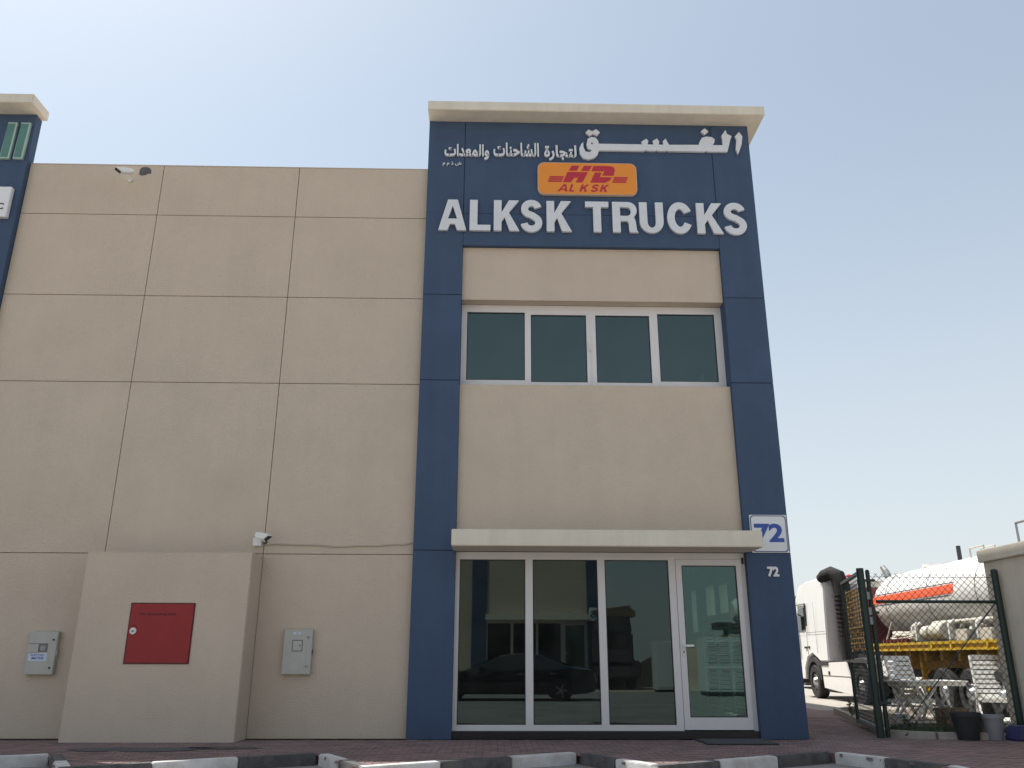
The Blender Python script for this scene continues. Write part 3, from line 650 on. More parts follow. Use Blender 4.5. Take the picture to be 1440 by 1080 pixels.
# ------------------------------------------------------------------ tanker truck
def wheel(par, name, x, y, z, r, wd, m_r='rim'):
    t = MB(); n = 28; prof = [(0.60*r, 0), (0.93*r, 0), (r, .04), (r, wd-.04), (0.93*r, wd), (0.60*r, wd)]
    for a in range(n):
        for (rr, xx) in prof: t.v.append((x+xx, y+rr*math.cos(2*math.pi*a/n), z+rr*math.sin(2*math.pi*a/n)))
    k = len(prof)
    for a in range(n):
        b = (a+1) % n
        for j in range(k): t.f.append((a*k+j, a*k+(j+1) % k, b*k+(j+1) % k, b*k+j))
    o = t.build(name, 'rubber', par, smooth=True)
    h = MB(); h.tube([(x+.06, y, z), (x+.10, y, z)], .605*r, 24); h.tube([(x-.03, y, z), (x+.06, y, z)], [.20*r, .30*r], 14)
    for a in range(10): h.tube([(x+.03, y+.40*r*math.cos(a*.628), z+.40*r*math.sin(a*.628)), (x+.065, y+.40*r*math.cos(a*.628), z+.40*r*math.sin(a*.628))], .028, 6)
    h.build('rim', m_r, o, smooth=True)
    ho = MB()
    for a in range(8):
        ca, sa = math.cos(a*.785+.4), math.sin(a*.785+.4); ho.tube([(x+.052, y+.50*r*ca, z+.50*r*sa), (x+.059, y+.50*r*ca, z+.50*r*sa)], .05, 8)
    ho.build('rim_opening', 'black', o)
    return o
def tractor(T, beacon=True):
    # cab: side profile (y forward, z), narrowed a little to the top
    prof = [(-1.30, 1.10), (-1.30, 3.38), (-1.15, 3.62), (.60, 3.60), (1.20, 3.50), (1.52, 3.15), (1.82, 2.05), (1.92, 1.55), (1.92, .55), (1.0, .55), (.95, .9), (.62, 1.22), (.10, 1.34), (-.42, 1.16), (-.55, 1.10)]
    cb = MB().prism(prof, 'x', 0.0, 2.45)
    for i, v in enumerate(cb.v):
        if v[2] > 2.2: s_ = (v[2]-2.2)*.07; cb.v[i] = (v[0]+(s_ if v[0] < 1 else -s_), v[1], v[2])
    cab_ = cb.build('cab', 'truck_white', T, bevel=.035)
    flatp = lambda name, m, pts, x, dx: MB().prism(pts, 'x', x-dx, x).build(name, m, cab_)
    flatp('side_window', 'car_glass', [(.62, 2.10), (.62, 2.78), (1.18, 2.78), (1.55, 2.15), (1.5, 2.05)], .035, .03)
    MB().box(.15, 2.3, 1.70, 1.84, 2.15, 2.85).build('windscreen', 'car_glass', cab_)
    seam = MB(); seam.box(-.006, .0, .50, .515, 1.30, 2.2); seam.box(.0, .05, .50, .515, 2.2, 2.92); seam.box(.0, .05, .515, 1.40, 2.90, 2.915)
    seam.box(-.006, 0, 1.55, 1.565, 1.35, 2.1); seam.box(-.004, .0, -1.28, .50, 1.98, 1.99); seam.box(-.004, .0, -.42, -.41, 1.35, 2.9); seam.build('door_seam', 'dark_metal', cab_)
    MB().box(-.03, 0, .55, .78, 1.50, 1.56).build('door_handle', 'black', cab_); MB().box(-.02, 0, .30, .42, 1.50, 1.57).build('lock_cover', 'dark_metal', cab_)
    mr = MB().box(-.34, -.16, 1.42, 1.52, 1.95, 2.55).bar((-.2, 1.47, 2.55), (.1, 1.5, 2.70), .04).bar((-.2, 1.47, 1.95), (.02, 1.5, 1.9), .04); mr.build('mirror', 'black', T, bevel=.02)
    MB().bar((-.10, 1.62, 2.98), (.2, 1.62, 3.0), .05).build('sun_visor', 'dark_metal', T)
    MB().tube([(.25, .9, 3.44), (.25, .9, 3.62)], .05, 10).build('roof_horn', 'black', T)
    # roof deflector behind
    # air intake snorkel
    MB().tube([(.12, -1.10, 3.56), (.18, -1.25, 3.66), (.34, -1.42, 3.72), (.48, -1.55, 3.62), (.56, -1.60, 3.3), (.56, -1.60, 2.4), (.56, -1.60, 1.75), (.56, -1.60, 1.15)], [.16, .18, .21, .24, .25, .25, .26, .22], 16).build('air_intake', 'rubber', T, smooth=True)
    MB().tube([(.117, -1.09, 3.552), (.115, -1.08, 3.545)], .125, 16).build('intake_mouth', 'black', T)
    rib = MB()
    for k in range(10): rib.tube([(.56, -1.60, 1.85+k*.13), (.56, -1.60, 1.89+k*.13)], .268, 14)
    rib.build('intake_ribs', 'rubber', T)
    # mudguard, skirt, chassis
    md = MB(); n = 14
    arcp = [(.08+.68*math.cos(R(a)), .50+.72*math.sin(R(a))) for a in range(5, 176, 12)]; arci = [(.08+.60*math.cos(R(a)), .50+.60*math.sin(R(a))) for a in range(175, 4, -12)]
    md.prism(arcp+arci, 'x', -.02, .62); md.box(-.02, .6, -1.28, -.56, .98, 1.095); md.build('mudguard', 'dark_metal', T)
    MB().prism([(-.62, 1.06), (-2.75, 1.10), (-3.2, .20), (-.72, .33)], 'x', .0, .05).build('side_skirt', 'truck_white', T, bevel=.01)
    MB().box(-.006, .0, -3.0, -.66, .68, .70).build('skirt_seam', 'dark_metal', T)
    MB().box(-.015, .0, -1.35, -1.22, .72, .82).build('skirt_latch', 'black', T)
    MB().box(.1, .5, -1.8, -.75, .22, .5).box(.75, .95, -6, 1.7, .75, 1.0).box(1.5, 1.7, -6, 1.7, .75, 1.0).box(.9, 1.6, -.49, 1.6, .5, 1.0).build('chassis', 'dark_metal', T)
    MB().box(0.1, 2.35, 1.70, 1.98, .35, .95).build('bumper', 'dark_metal', T, bevel=.03)
    MB().box(-.1, .3, .75, 1.2, .36, .42).build('cab_step', 'dark_metal', T)
    wheel(T, 'wheel', -.02, .08, .50, .50, .32); wheel(T, 'wheel', 2.15, .08, .50, .50, .32)
    wheel(T, 'wheel', -.02, -3.75, .50, .50, .55); wheel(T, 'wheel', 1.95, -3.75, .50, .50, .55)
    MB().prism([(-3.05, .62), (-3.15, 1.05), (-3.5, 1.20), (-4.05, 1.20), (-4.35, 1.05), (-4.5, .6), (-4.44, .6), (-4.3, 1.0), (-4.02, 1.14), (-3.52, 1.14), (-3.2, 1.0), (-3.1, .62)], 'x', .0, .56).build('mudguard', 'grey_metal', T)
    cl = MB()
    for k in range(3): cl.tube([(.8+.2*k, -1.33, 1.9), (.8+.2*k, -1.6, 1.4), (.8+.2*k, -2.1, 1.3), (.8+.2*k, -2.7, 1.5)], .022, 8)
    cl.box(.85, 1.15, -1.42, -1.31, 1.85, 2.10); cl.tube([(.85, -1.42, 1.45), (.85, -1.32, 1.45)], .15, 14); cl.tube([(1.25, -1.42, 1.45), (1.25, -1.32, 1.45)], .13, 14)
    cl.build('air_lines', 'black', T, smooth=True)
    if beacon:
        MB().tube([(1.05, -1.0, 3.60), (1.05, -1.0, 3.68), (1.05, -1.0, 3.72)], [.11, .10, .04], 14).build('beacon', 'lamp_red', T, smooth=True)
tr = thing('tanker_truck', 'white truck cab pulling yellow trailer with white tank marked by an orange stripe', 'truck', (10.30, 13.8, 0), R(-2.5))
tractor(tr)
# yellow lattice behind the cab
la = MB()
for k in range(2): la.box(.02, .06, -3.35-1.1*k, -3.30-1.1*k, 1.35, 3.05)
for k in range(12): la.bar((.04, -3.35, 1.45+k*.14), (.04, -4.42, 1.45+k*.14), .025)
for k in range(5): la.bar((.05, -3.5-.19*k, 1.4), (.05, -3.5-.19*k, 3.03), .035)
la.build('lattice', 'ochre', tr)
hb = box('headboard', 'maroon', tr, .35, 2.40, -3.75, -3.45, 1.30, 3.10, .02)
box('headboard_top', 'dirty_white', tr, .33, 2.42, -3.78, -3.42, 3.105, 3.28, .02)
# trailer bed
rl = MB(); rl.box(-.02, .04, -11.9, -4.9, 1.50, 1.56); rl.box(-.02, .04, -11.9, -4.9, 1.37, 1.41); rl.box(.015, .045, -11.9, -4.9, 1.41, 1.50)
rl.build('side_rail', 'yellow', tr)
for yy in (-4.95, -6.6, -8.3, -9.2, -10.7, -11.85): MB().box(-.03, .03, yy, yy+.07, 1.36, 1.57).build('rail_post', 'yellow', tr)
box('deck', 'dark_metal', tr, .05, 2.45, -11.9, -4.9, 1.44, 1.54)
fr2 = MB(); fr2.box(.45, .60, -11.9, -4.9, .95, 1.43); fr2.box(1.85, 2.0, -11.9, -4.9, .95, 1.43)
for k in range(9): fr2.box(.08, 2.4, -5.3-.8*k, -5.2-.8*k, 1.15, 1.43)
fr2.build('trailer_frame', 'ochre', tr)
lg = MB()
for yy in (-6.3, -7.0): lg.bar((.30, yy, 1.4), (.30, yy, .25), .09)
lg.bar((.3, -7.0, .45), (.6, -7.9, 1.1), .05); lg.bar((.3, -6.3, .45), (.6, -7.0, 1.1), .05); lg.build('landing_leg', 'yellow', tr)
for yy in (-8.4, -9.6, -10.8):
    wheel(tr, 'wheel', .02, yy, .50, .50, .5); wheel(tr, 'wheel', 1.95, yy, .5, .5, .5)
box('tool_box', 'truck_white', tr, .02, .5, -6.0, -5.25, .75, 1.15, .03)
# the tank
tk = MB(); r0 = .83; cz = 2.60; cx = 1.27; SH = 1.25; n = 40
prof = [(-5.02, .02), (-5.04, .25), (-5.10, .48), (-5.22, .68), (-5.38, .79), (-5.55, r0), (-11.2, r0), (-11.35, .79), (-11.5, .66), (-11.6, .45), (-11.65, .2), (-11.66, .02)]
for (yy, rr) in prof:
    yy += SH
    for a in range(n): tk.v.append((cx+rr*math.cos(2*math.pi*a/n), yy, cz+rr*math.sin(2*math.pi*a/n)))
for i in range(len(prof)-1):
    for a in range(n): b = (a+1) % n; tk.f.append((i*n+a, i*n+b, (i+1)*n+b, (i+1)*n+a))
tank = tk.build('tank', 'tank_white', tr, smooth=True)
def band(name, m, y0, y1, a0, a1, lift, seg=10, wd=None):
    y0 += SH; y1 += SH
    b = MB(); N = seg
    for yy in (y0, y1):
        for rr in (r0-.002, r0+lift):
            for i in range(N+1):
                t = R(a0+(a1-a0)*i/N); b.v.append((cx+rr*math.cos(t), yy, cz+rr*math.sin(t)))
    k = N+1
    for i in range(N):
        b.f.append((k+i, k+i+1, 3*k+i+1, 3*k+i)); b.f.append((i, i+1, k+i+1, k+i)); b.f.append((2*k+i, 3*k+i, 3*k+i+1, 2*k+i+1))
    b.f.append((0, k, 3*k, 2*k)); b.f.append((k-1, 3*k-1, 4*k-1, 2*k-1))
    return b.build(name, m, tank)
band('stripe', 'stripe', -9.95, -5.42, 166, 180, .006)
band('pinstripe', 'dark_metal', -10.0, -5.42, 163.2, 164.2, .005, 2); band('pinstripe', 'dark_metal', -9.8, -5.42, 182, 183, .005, 2)
for yy in (-6.2, -8.6, -10.9): band('strap', 'grey_metal', yy-.02, yy, 60, 240, .008, 30)
flat('tank_mark', 'stripe', tank, [[(0, 0), (.12, .30), (.17, .30), (.10, .10), (.2, .12), (.2, .06), (.07, .04), (.05, 0)]], 0, .01).matrix_local = Matrix.Translation((cx-r0*math.cos(R(32))-.012, -7.9, cz+.36)) @ Matrix.Rotation(R(-90), 4, 'Z') @ Matrix.Rotation(R(-30), 4, 'X')
MB().tube([(cx, -6.2, cz+r0-.02), (cx, -6.2, cz+r0+.06)], .25, 18).build('manhole', 'tank_white', tank, smooth=True)
MB().tube([(cx-.2, -8.0, cz+r0-.05), (cx-.2, -8.0, cz+r0+.30)], .05, 10).build('vent_pipe', 'dark_metal', tank)
MB().tube([(cx-.3, -4.3, cz+.6), (cx-.35, -4.1, cz+.92), (cx-.38, -4.0, cz+1.05)], [.10, .09, .07], 10).build('exhaust_pipe', 'grey_metal', tr)
rg = MB(); P = [(cx-.30, -8.7, cz+.72), (cx-.30, -8.7, cz+.98), (cx-.30, -9.3, cz+.98), (cx-.30, -9.3, cz+.72)]
rg.tube(P, .022, 6); rg.tube([(p[0]+.25, p[1], p[2]) for p in P], .022, 6); rg.build('top_railing', 'dirty_white', tank)
pp = MB(); pp.tube([(.40, -7.6, 1.98), (.40, -11.2, 1.98), (.5, -11.4, 2.3), (.5, -11.45, 3.0)], .045, 8); pp.tube([(.5, -9.2, 2.0), (.55, -9.2, 1.6)], .05, 8); pp.tube([(.4, -8.6, 1.6), (.42, -9.0, 1.95)], .04, 8)
pp.tube([(.45, -5.2, 2.1), (.3, -5.05, 1.6)], .025, 6); pp.tube([(.35, -9.9, 1.6), (.5, -9.7, 1.85), (.5, -9.4, 1.9)], .04, 8); pp.build('pipework', 'dirty_white', tr, smooth=True)
for yy in (-5.9, -8.9, -10.8):
    MB().prism([(.55, 1.545), (2.0, 1.545), (1.85, 1.95), (.70, 1.95)], 'y', yy, yy+.18).build('saddle', 'tank_white', tr)
MB().tube([(.3, -7.9, 1.78), (.3, -8.5, 1.78)], .20, 16).build('pump', 'dirty_white', tr, bevel=.02, smooth=True)
MB().tube([(.3, -7.4, 1.76), (.3, -7.75, 1.76)], .17, 14).build('motor', 'dirty_white', tr, bevel=.02, smooth=True)
for yy in (-9.6, -10.6): box('valve_box', 'dirty_white', tr, .15, .6, yy, yy+.5, 1.545, 1.80, .02)
for yy in (-6.9, -7.1, -8.75, -9.95): MB().tube([(.22, yy, 1.6), (.22, yy, 1.92), (.3, yy-.1, 2.0)], .05, 8).build('valve', 'tank_white', tr, smooth=True)
hs = MB()
for k in range(5): hs.tube([(.25+.07*math.cos(a/4+k), -6.3+.75*math.cos(a*.42+k*.4), 1.60+.05*k+.02*math.sin(a+k)) for a in range(16)], .045, 7)
hs.build('hose_coil', 'dirty_white', tr, smooth=True)
for k in range(7): box('rope_bundle', 'maroon', tr, .06, .16, -5.5-.22*k, -5.38-.22*k, 1.545, 1.66, .02)
# second truck beyond it
t2 = thing('parked_truck', 'white truck cab parked beyond the tanker, only its corner showing past the blue pier', 'truck', (13.0, 23.5, 0), R(-2.5))
tractor(t2, beacon=False)

# ------------------------------------------------------------------ guard building, fence, gate
gh = thing('guard_building', 'low beige block with grey coping running along the right edge', 'building', (8.60, -7.0, 0))
GY = 7.42+0.33
MB().box(0, 3.4, 0, GY, -.1, 2.79).build('wall', 'plaster_pale', gh)
MB().box(-.07, 3.47, -.07, GY+.05, 2.793, 3.0).build('coping', 'plaster_pale', gh, bevel=.01)
rr_ = MB(); y = 6.9
rr_.tube([(.42, 7.3, 3.0), (.42, 7.3, 3.42), (.42, 3.0, 3.42), (.42, 3.0, 3.0)], .022, 8); rr_.tube([(.42, 5.2, 3.0), (.42, 5.2, 3.42)], .02, 8)
tag(rr_.build('roof_railing', 'grey_metal'), 'thin grey pipe railing on top of the beige block at the right', 'railing').location = (8.60, -7.0, 0)

def mesh_panel(par, P0, P1, z0, z1, pitch=.115, w_=.0062, name='wire_mesh'):
    """diamond mesh between two plan points"""
    P0 = Vector((*P0, 0)); P1 = Vector((*P1, 0)); L_ = (P1-P0).length; d = (P1-P0).normalized(); nrm = Vector((-d.y, d.x, 0))
    mb = MB(); H = z1-z0; slope = 1.0
    k = -int(H/pitch)-1
    while k*pitch < L_+H:
        for s_ in (1, -1):
            # line: u = k*pitch + s*(z-z0)
            u0 = k*pitch if s_ == 1 else k*pitch
            a, b = 0.0, H
            # clip to 0<=u<=L
            if s_ == 1: lo, hi = max(0, -u0), min(H, L_-u0)
            else: lo, hi = max(0, u0-L_), min(H, u0)
            if hi-lo > .01:
                p = P0+d*(u0+s_*lo)+nrm*(.003*s_)+Vector((0, 0, z0+lo)); q = P0+d*(u0+s_*hi)+nrm*(.003*s_)+Vector((0, 0, z0+hi))
                mb.bar(p, q, w_, w_)
        k += 1
    return mb.build(name, 'wire', par)
fc = thing('chain_link_fence', 'dark green chain link fence panel between posts in front of the tanker', 'fence', (0, 0, 0))
FP0, FP1 = (6.35, .32), (8.50, .32)
mesh_panel(fc, FP0, FP1, .12, 2.56)
for (x, y, h_, w_) in ((6.33, .32, 2.60, .07), (8.50, .32, 2.62, .11)): MB().tube([(x, y, -.02), (x, y, h_), (x, y, h_+.02)], [w_/2, w_/2, w_/4], 14).build('post', 'green_paint', fc, smooth=True)
MB().tube([(6.42, .32, 2.10), (8.45, .32, 2.10)], .026, 8).build('rail', 'green_paint', fc)
MB().tube([(6.42, .325, 2.50), (8.45, .325, 2.50)], .005, 6).tube([(6.42, .325, .2), (8.45, .325, .2)], .005, 6).build('tension_wire', 'wire', fc)
MB().tube([(8.46, .345, 2.10), (6.62, .345, .16)], .009, 6).build('brace', 'green_paint', fc)
gt = thing('fence_gate', 'dark green steel gate leaf swung open beside the fence, seen nearly edge on', 'gate', (0, 0, 0))
G0, G1 = (6.22, .42), (6.80, 2.55)
gf = MB()
for (p, h_) in ((G0, 2.60), (G1, 2.60)): gf.bar((*p, .06), (*p, h_), .05)
for z in (.1, 1.15, 2.575): gf.bar((*G0, z), (*G1, z), .05)
gf.build('gate_frame', 'green_paint', gt)
mesh_panel(gt, G0, G1, .12, 2.55, pitch=.13, w_=.006)
MB().tube([(6.20, .30, -.02), (6.20, .30, 2.64)], .06, 14).build('gate_post', 'green_paint', gt, smooth=True)
hg = MB()
for z in (2.42, 1.9, 1.25, .5): hg.box(6.17, 6.42, .26, .31, z, z+.04)
hg.build('hinge', 'green_paint', gt)
for z in (2.25, 2.0, 1.85): MB().tube([(6.27, .27, z), (6.27, .27, z-.12)], .035, 8).build('padlock_cover', 'grey_metal', gt)
MB().bar((6.245, .30, 0.0), (6.245, .30, 1.5), .03).build('drop_bolt', 'grey_metal', gt)
# low concrete edging round the yard
ed = bpy.data.objects.new('yard_edging', None); C.objects.link(ed); struct(ed)
path = [(8.75, 7.4), (8.0, 6.6), (7.6, 5.0), (7.1, 3.2), (6.75, 1.9), (6.42, .55), (7.0, .10), (7.75, .0), (8.5, .05)]
for a, b in zip(path[:-1], path[1:]):
    d = Vector((b[0]-a[0], b[1]-a[1], 0)); L_ = d.length
    nseg = max(1, round(L_/.9))
    for i in range(nseg):
        o = MB().box(.004, L_/nseg-.004, -.06, .06, -.1, .10).build('edging_stone', 'concrete', ed, bevel=.01); o.location = (a[0]+d.x*i/nseg, a[1]+d.y*i/nseg, 0); o.rotation_euler = (0, 0, math.atan2(d.y, d.x))
yd = MB().prism([(8.7, 7.3), (8.0, 6.5), (7.1, 3.2), (6.48, .6), (7.0, .16), (8.55, .1), (12, .75), (12, 7.3)], 'z', -.05, .03).build('yard_ground', 'soil'); struct(yd)
slab = MB().box(9.05, 11.5, 1.2, 5.2, .032, .05).build('yard_slab', 'concrete'); struct(slab)

# ------------------------------------------------------------------ garden furniture
def bar_part(name, par, *segs, m='plastic', w_=.035, h_=None):
    b = MB()
    for (p, q) in segs: b.bar(p, q, w_, h_)
    return b.build(name, m, par, bevel=.004)
def chair(label, loc, rz, seat=True):
    t = thing('garden_chair', label, 'chair', loc, rz, 'white plastic garden chairs')
    # front is -y ; back leans to +y
    B0, B1 = Vector((0, .20, .42)), Vector((0, .46, 1.20)); hw = .25
    fr = MB()
    for s_ in (-1, 1): fr.bar((s_*hw, B0.y, B0.z), (s_*hw, B1.y, B1.z), .04, .035)
    fr.bar((-hw, B1.y, B1.z), (hw, B1.y, B1.z), .05, .035); fr.bar((-hw, B0.y, B0.z), (hw, B0.y, B0.z), .03); fr.build('back_frame', 'plastic', t, bevel=.006)
    for k in range(9):
        f = (k+.5)/9; p = B0.lerp(B1, f)
        d = (B1-B0).normalized()
        o = MB().bar((-hw+.02, p.y, p.z), (hw-.02, p.y, p.z), .012, .066, up=tuple(d)).build('back_slat', 'plastic', t)
    for k in range(6):
        yy = -.25+k*.082; zz = .43-.02*math.sin(k/5*3.1)
        MB().bar((-hw, yy, zz), (hw, yy, zz), .070, .016).build('seat_slat', 'plastic', t)
    MB().bar((-hw, -.29, .41), (-hw, .20, .41), .03, .04).bar((hw, -.29, .41), (hw, .20, .41), .03, .04).bar((-hw, -.30, .40), (hw, -.30, .40), .03, .07).build('seat_frame', 'plastic', t, bevel=.005)
    for s_ in (-1, 1):
        MB().bar((s_*.29, -.28, .66), (s_*.29, .32, .66), .055, .025).build('armrest', 'plastic', t, bevel=.008)
        bar_part('leg', t, ((s_*.29, -.20, .65), (s_*.29, .30, .0)), w_=.035, h_=.05)
        bar_part('leg', t, ((s_*.27, .22, .60), (s_*.27, -.28, .0)), w_=.035, h_=.05)
    bar_part('foot_bar', t, ((-.29, .30, .02), (.29, .30, .02)), ((-.27, -.28, .02), (.27, -.28, .02)), w_=.03)
    return t
chair('white slatted garden chair with tall back, left of the white table', (8.22, 3.2, .03), R(4))
chair('white slatted garden chair facing forward on the slab, right of the white table', (9.62, 2.9, .05), R(-22))
tb = thing('garden_table', 'white plastic garden table with crossed legs between the two garden chairs', 'table', (8.45, 3.1, .04), R(3))
MB().box(-.62, .62, -.42, .42, .72, .755).build('tabletop', 'plastic', tb, bevel=.012)
MB().box(-.58, .58, -.38, -.36, .66, .719).box(-.58, .58, .36, .38, .66, .719).build('apron', 'plastic', tb)
for yy in (-.33, .33):
    bar_part('leg', tb, ((-.45, yy, .70), (-.02, yy, .0)), w_=.04, h_=.05); bar_part('leg', tb, ((.05, yy+.045, .70), (-.50, yy+.045, .0)), w_=.04, h_=.05)
    bar_part('leg', tb, ((.10, yy, .70), (.30, yy, .0)), w_=.04, h_=.05)
def lathe(name, m, par, prof, n=24):
    b = MB()
    for (r_, z) in prof:
        for a in range(n): b.v.append((r_*math.cos(2*math.pi*a/n), r_*math.sin(2*math.pi*a/n), z))
    for i in range(len(prof)-1):
        for a in range(n): c = (a+1) % n; b.f.append((i*n+a, i*n+c, (i+1)*n+c, (i+1)*n+a))
    return b.build(name, m, par, smooth=True)
potp = lambda r_, h_: [(.01, 0), (r_*.68, 0), (r_*.95, h_*.86), (r_, h_*.86), (r_, h_), (r_*.92, h_), (r_*.88, h_*.84), (.01, h_*.8)]
tag(lathe('flower_pot', 'pot_black', None, potp(.225, .40)), 'large black plastic pot on the edging in front of the garden chair', 'pot').location = (7.42, -.05, .0)
tag(lathe('flower_pot', 'pot_grey', None, potp(.185, .36)), 'grey plastic pot standing just right of the black pot', 'pot').location = (7.86, .02, .0)
bs = tag(MB().hexa([(-.30, -.2, 0), (.30, -.2, 0), (-.30, .2, 0), (.30, .2, 0), (-.20, -.16, .21), (.36, -.16, .21), (-.20, .2, .21), (.36, .2, .21)]).build('plastic_tub', 'pot_blue', bevel=.03), 'dark blue plastic tub lying against the wall right of the grey pot', 'tub'); bs.location = (8.28, -.15, .0)
tag(lathe('bucket', 'plastic', None, [(.01, 0), (.10, 0), (.135, .24), (.145, .25), (.13, .25), (.12, .23), (.01, .05)]), 'small white bucket on the soil under the left garden chair', 'bucket').location = (7.15, 1.6, .03)
cb_ = thing('storage_crate', 'brown open topped crate on the soil behind the black pot', 'crate', (8.35, 2.1, .03))
MB().box(-.24, .24, -.15, -.135, 0, .32).box(-.24, .24, .135, .15, 0, .32).box(-.24, -.225, -.134, .134, 0, .32).box(.225, .24, -.134, .134, 0, .32).box(-.22, .22, -.13, .13, .01, .03).build('crate_body', 'brown', cb_)
pl_ = thing('pallet', 'white slatted plastic pallet in the sun beneath the right garden chair', 'pallet', (9.35, 1.9, .052))
for k in range(7): MB().box(-.5, .5, -.5+k*.15, -.40+k*.15, .09, .115).build('slat', 'plastic', pl_)
for xx in (-.45, 0, .4): MB().box(xx, xx+.07, -.5, .5, 0, .089).build('runner', 'plastic', pl_)
def plant(label, loc, n, h_, spread, lf=.05, seed=1):
    r_ = random.Random(seed); t = thing('small_plant', label, 'plant', loc)
    st = MB(); lv = MB()
    for k in range(n):
        a = r_.uniform(0, 6.28); e = Vector((math.cos(a)*spread*r_.random(), math.sin(a)*spread*r_.random(), h_*r_.uniform(.6, 1.1)))
        st.tube([(0, 0, 0), tuple(e*.5+Vector((0, 0, .03))), tuple(e)], [.006, .005, .003], 5)
        for q in range(12):
            f = r_.uniform(.25, 1.05); p = e*f; d = Vector((r_.uniform(-1, 1), r_.uniform(-1, 1), r_.uniform(-.2, .9))).normalized(); s_ = d.cross(Vector((r_.random(), r_.random(), r_.random()))).normalized()
            L_ = lf*r_.uniform(.7, 1.3); i = len(lv.v)
            lv.v += [tuple(p), tuple(p+d*L_*.5+s_*L_*.25), tuple(p+d*L_), tuple(p+d*L_*.5-s_*L_*.25)]; lv.f.append((i, i+1, i+2, i+3))
    st.build('stem', 'brown', t); lv.build('foliage', 'leaf', t)
plant('small leafy weed growing on the edging beyond the gate posts', (7.25, 3.9, .05), 8, .38, .25, seed=3)
plant('low weed plant on the soil at the foot of the fence, left part', (6.95, .9, .03), 9, .26, .3, seed=5)
plant('scrubby plant under the white garden table', (8.05, 1.9, .03), 9, .30, .28, seed=8)
gc = MB(); r_ = random.Random(4)
for k in range(2600):
    x = r_.uniform(6.6, 8.5); y = r_.uniform(.25, 1.5)
    if x < 6.5+y*.2: continue
    z = .03; hh = r_.uniform(.03, .13); a = r_.uniform(0, 6.28); dx, dy = math.cos(a)*.015, math.sin(a)*.015; i = len(gc.v)
    gc.v += [(x-dx, y-dy, z), (x+dx, y+dy, z), (x+r_.uniform(-.05, .05), y+r_.uniform(-.05, .05), z+hh)]; gc.f.append((i, i+1, i+2))
tag(gc.build('weeds', 'leaf'), 'low green weeds covering the soil behind the edging', 'weeds', kind='stuff')

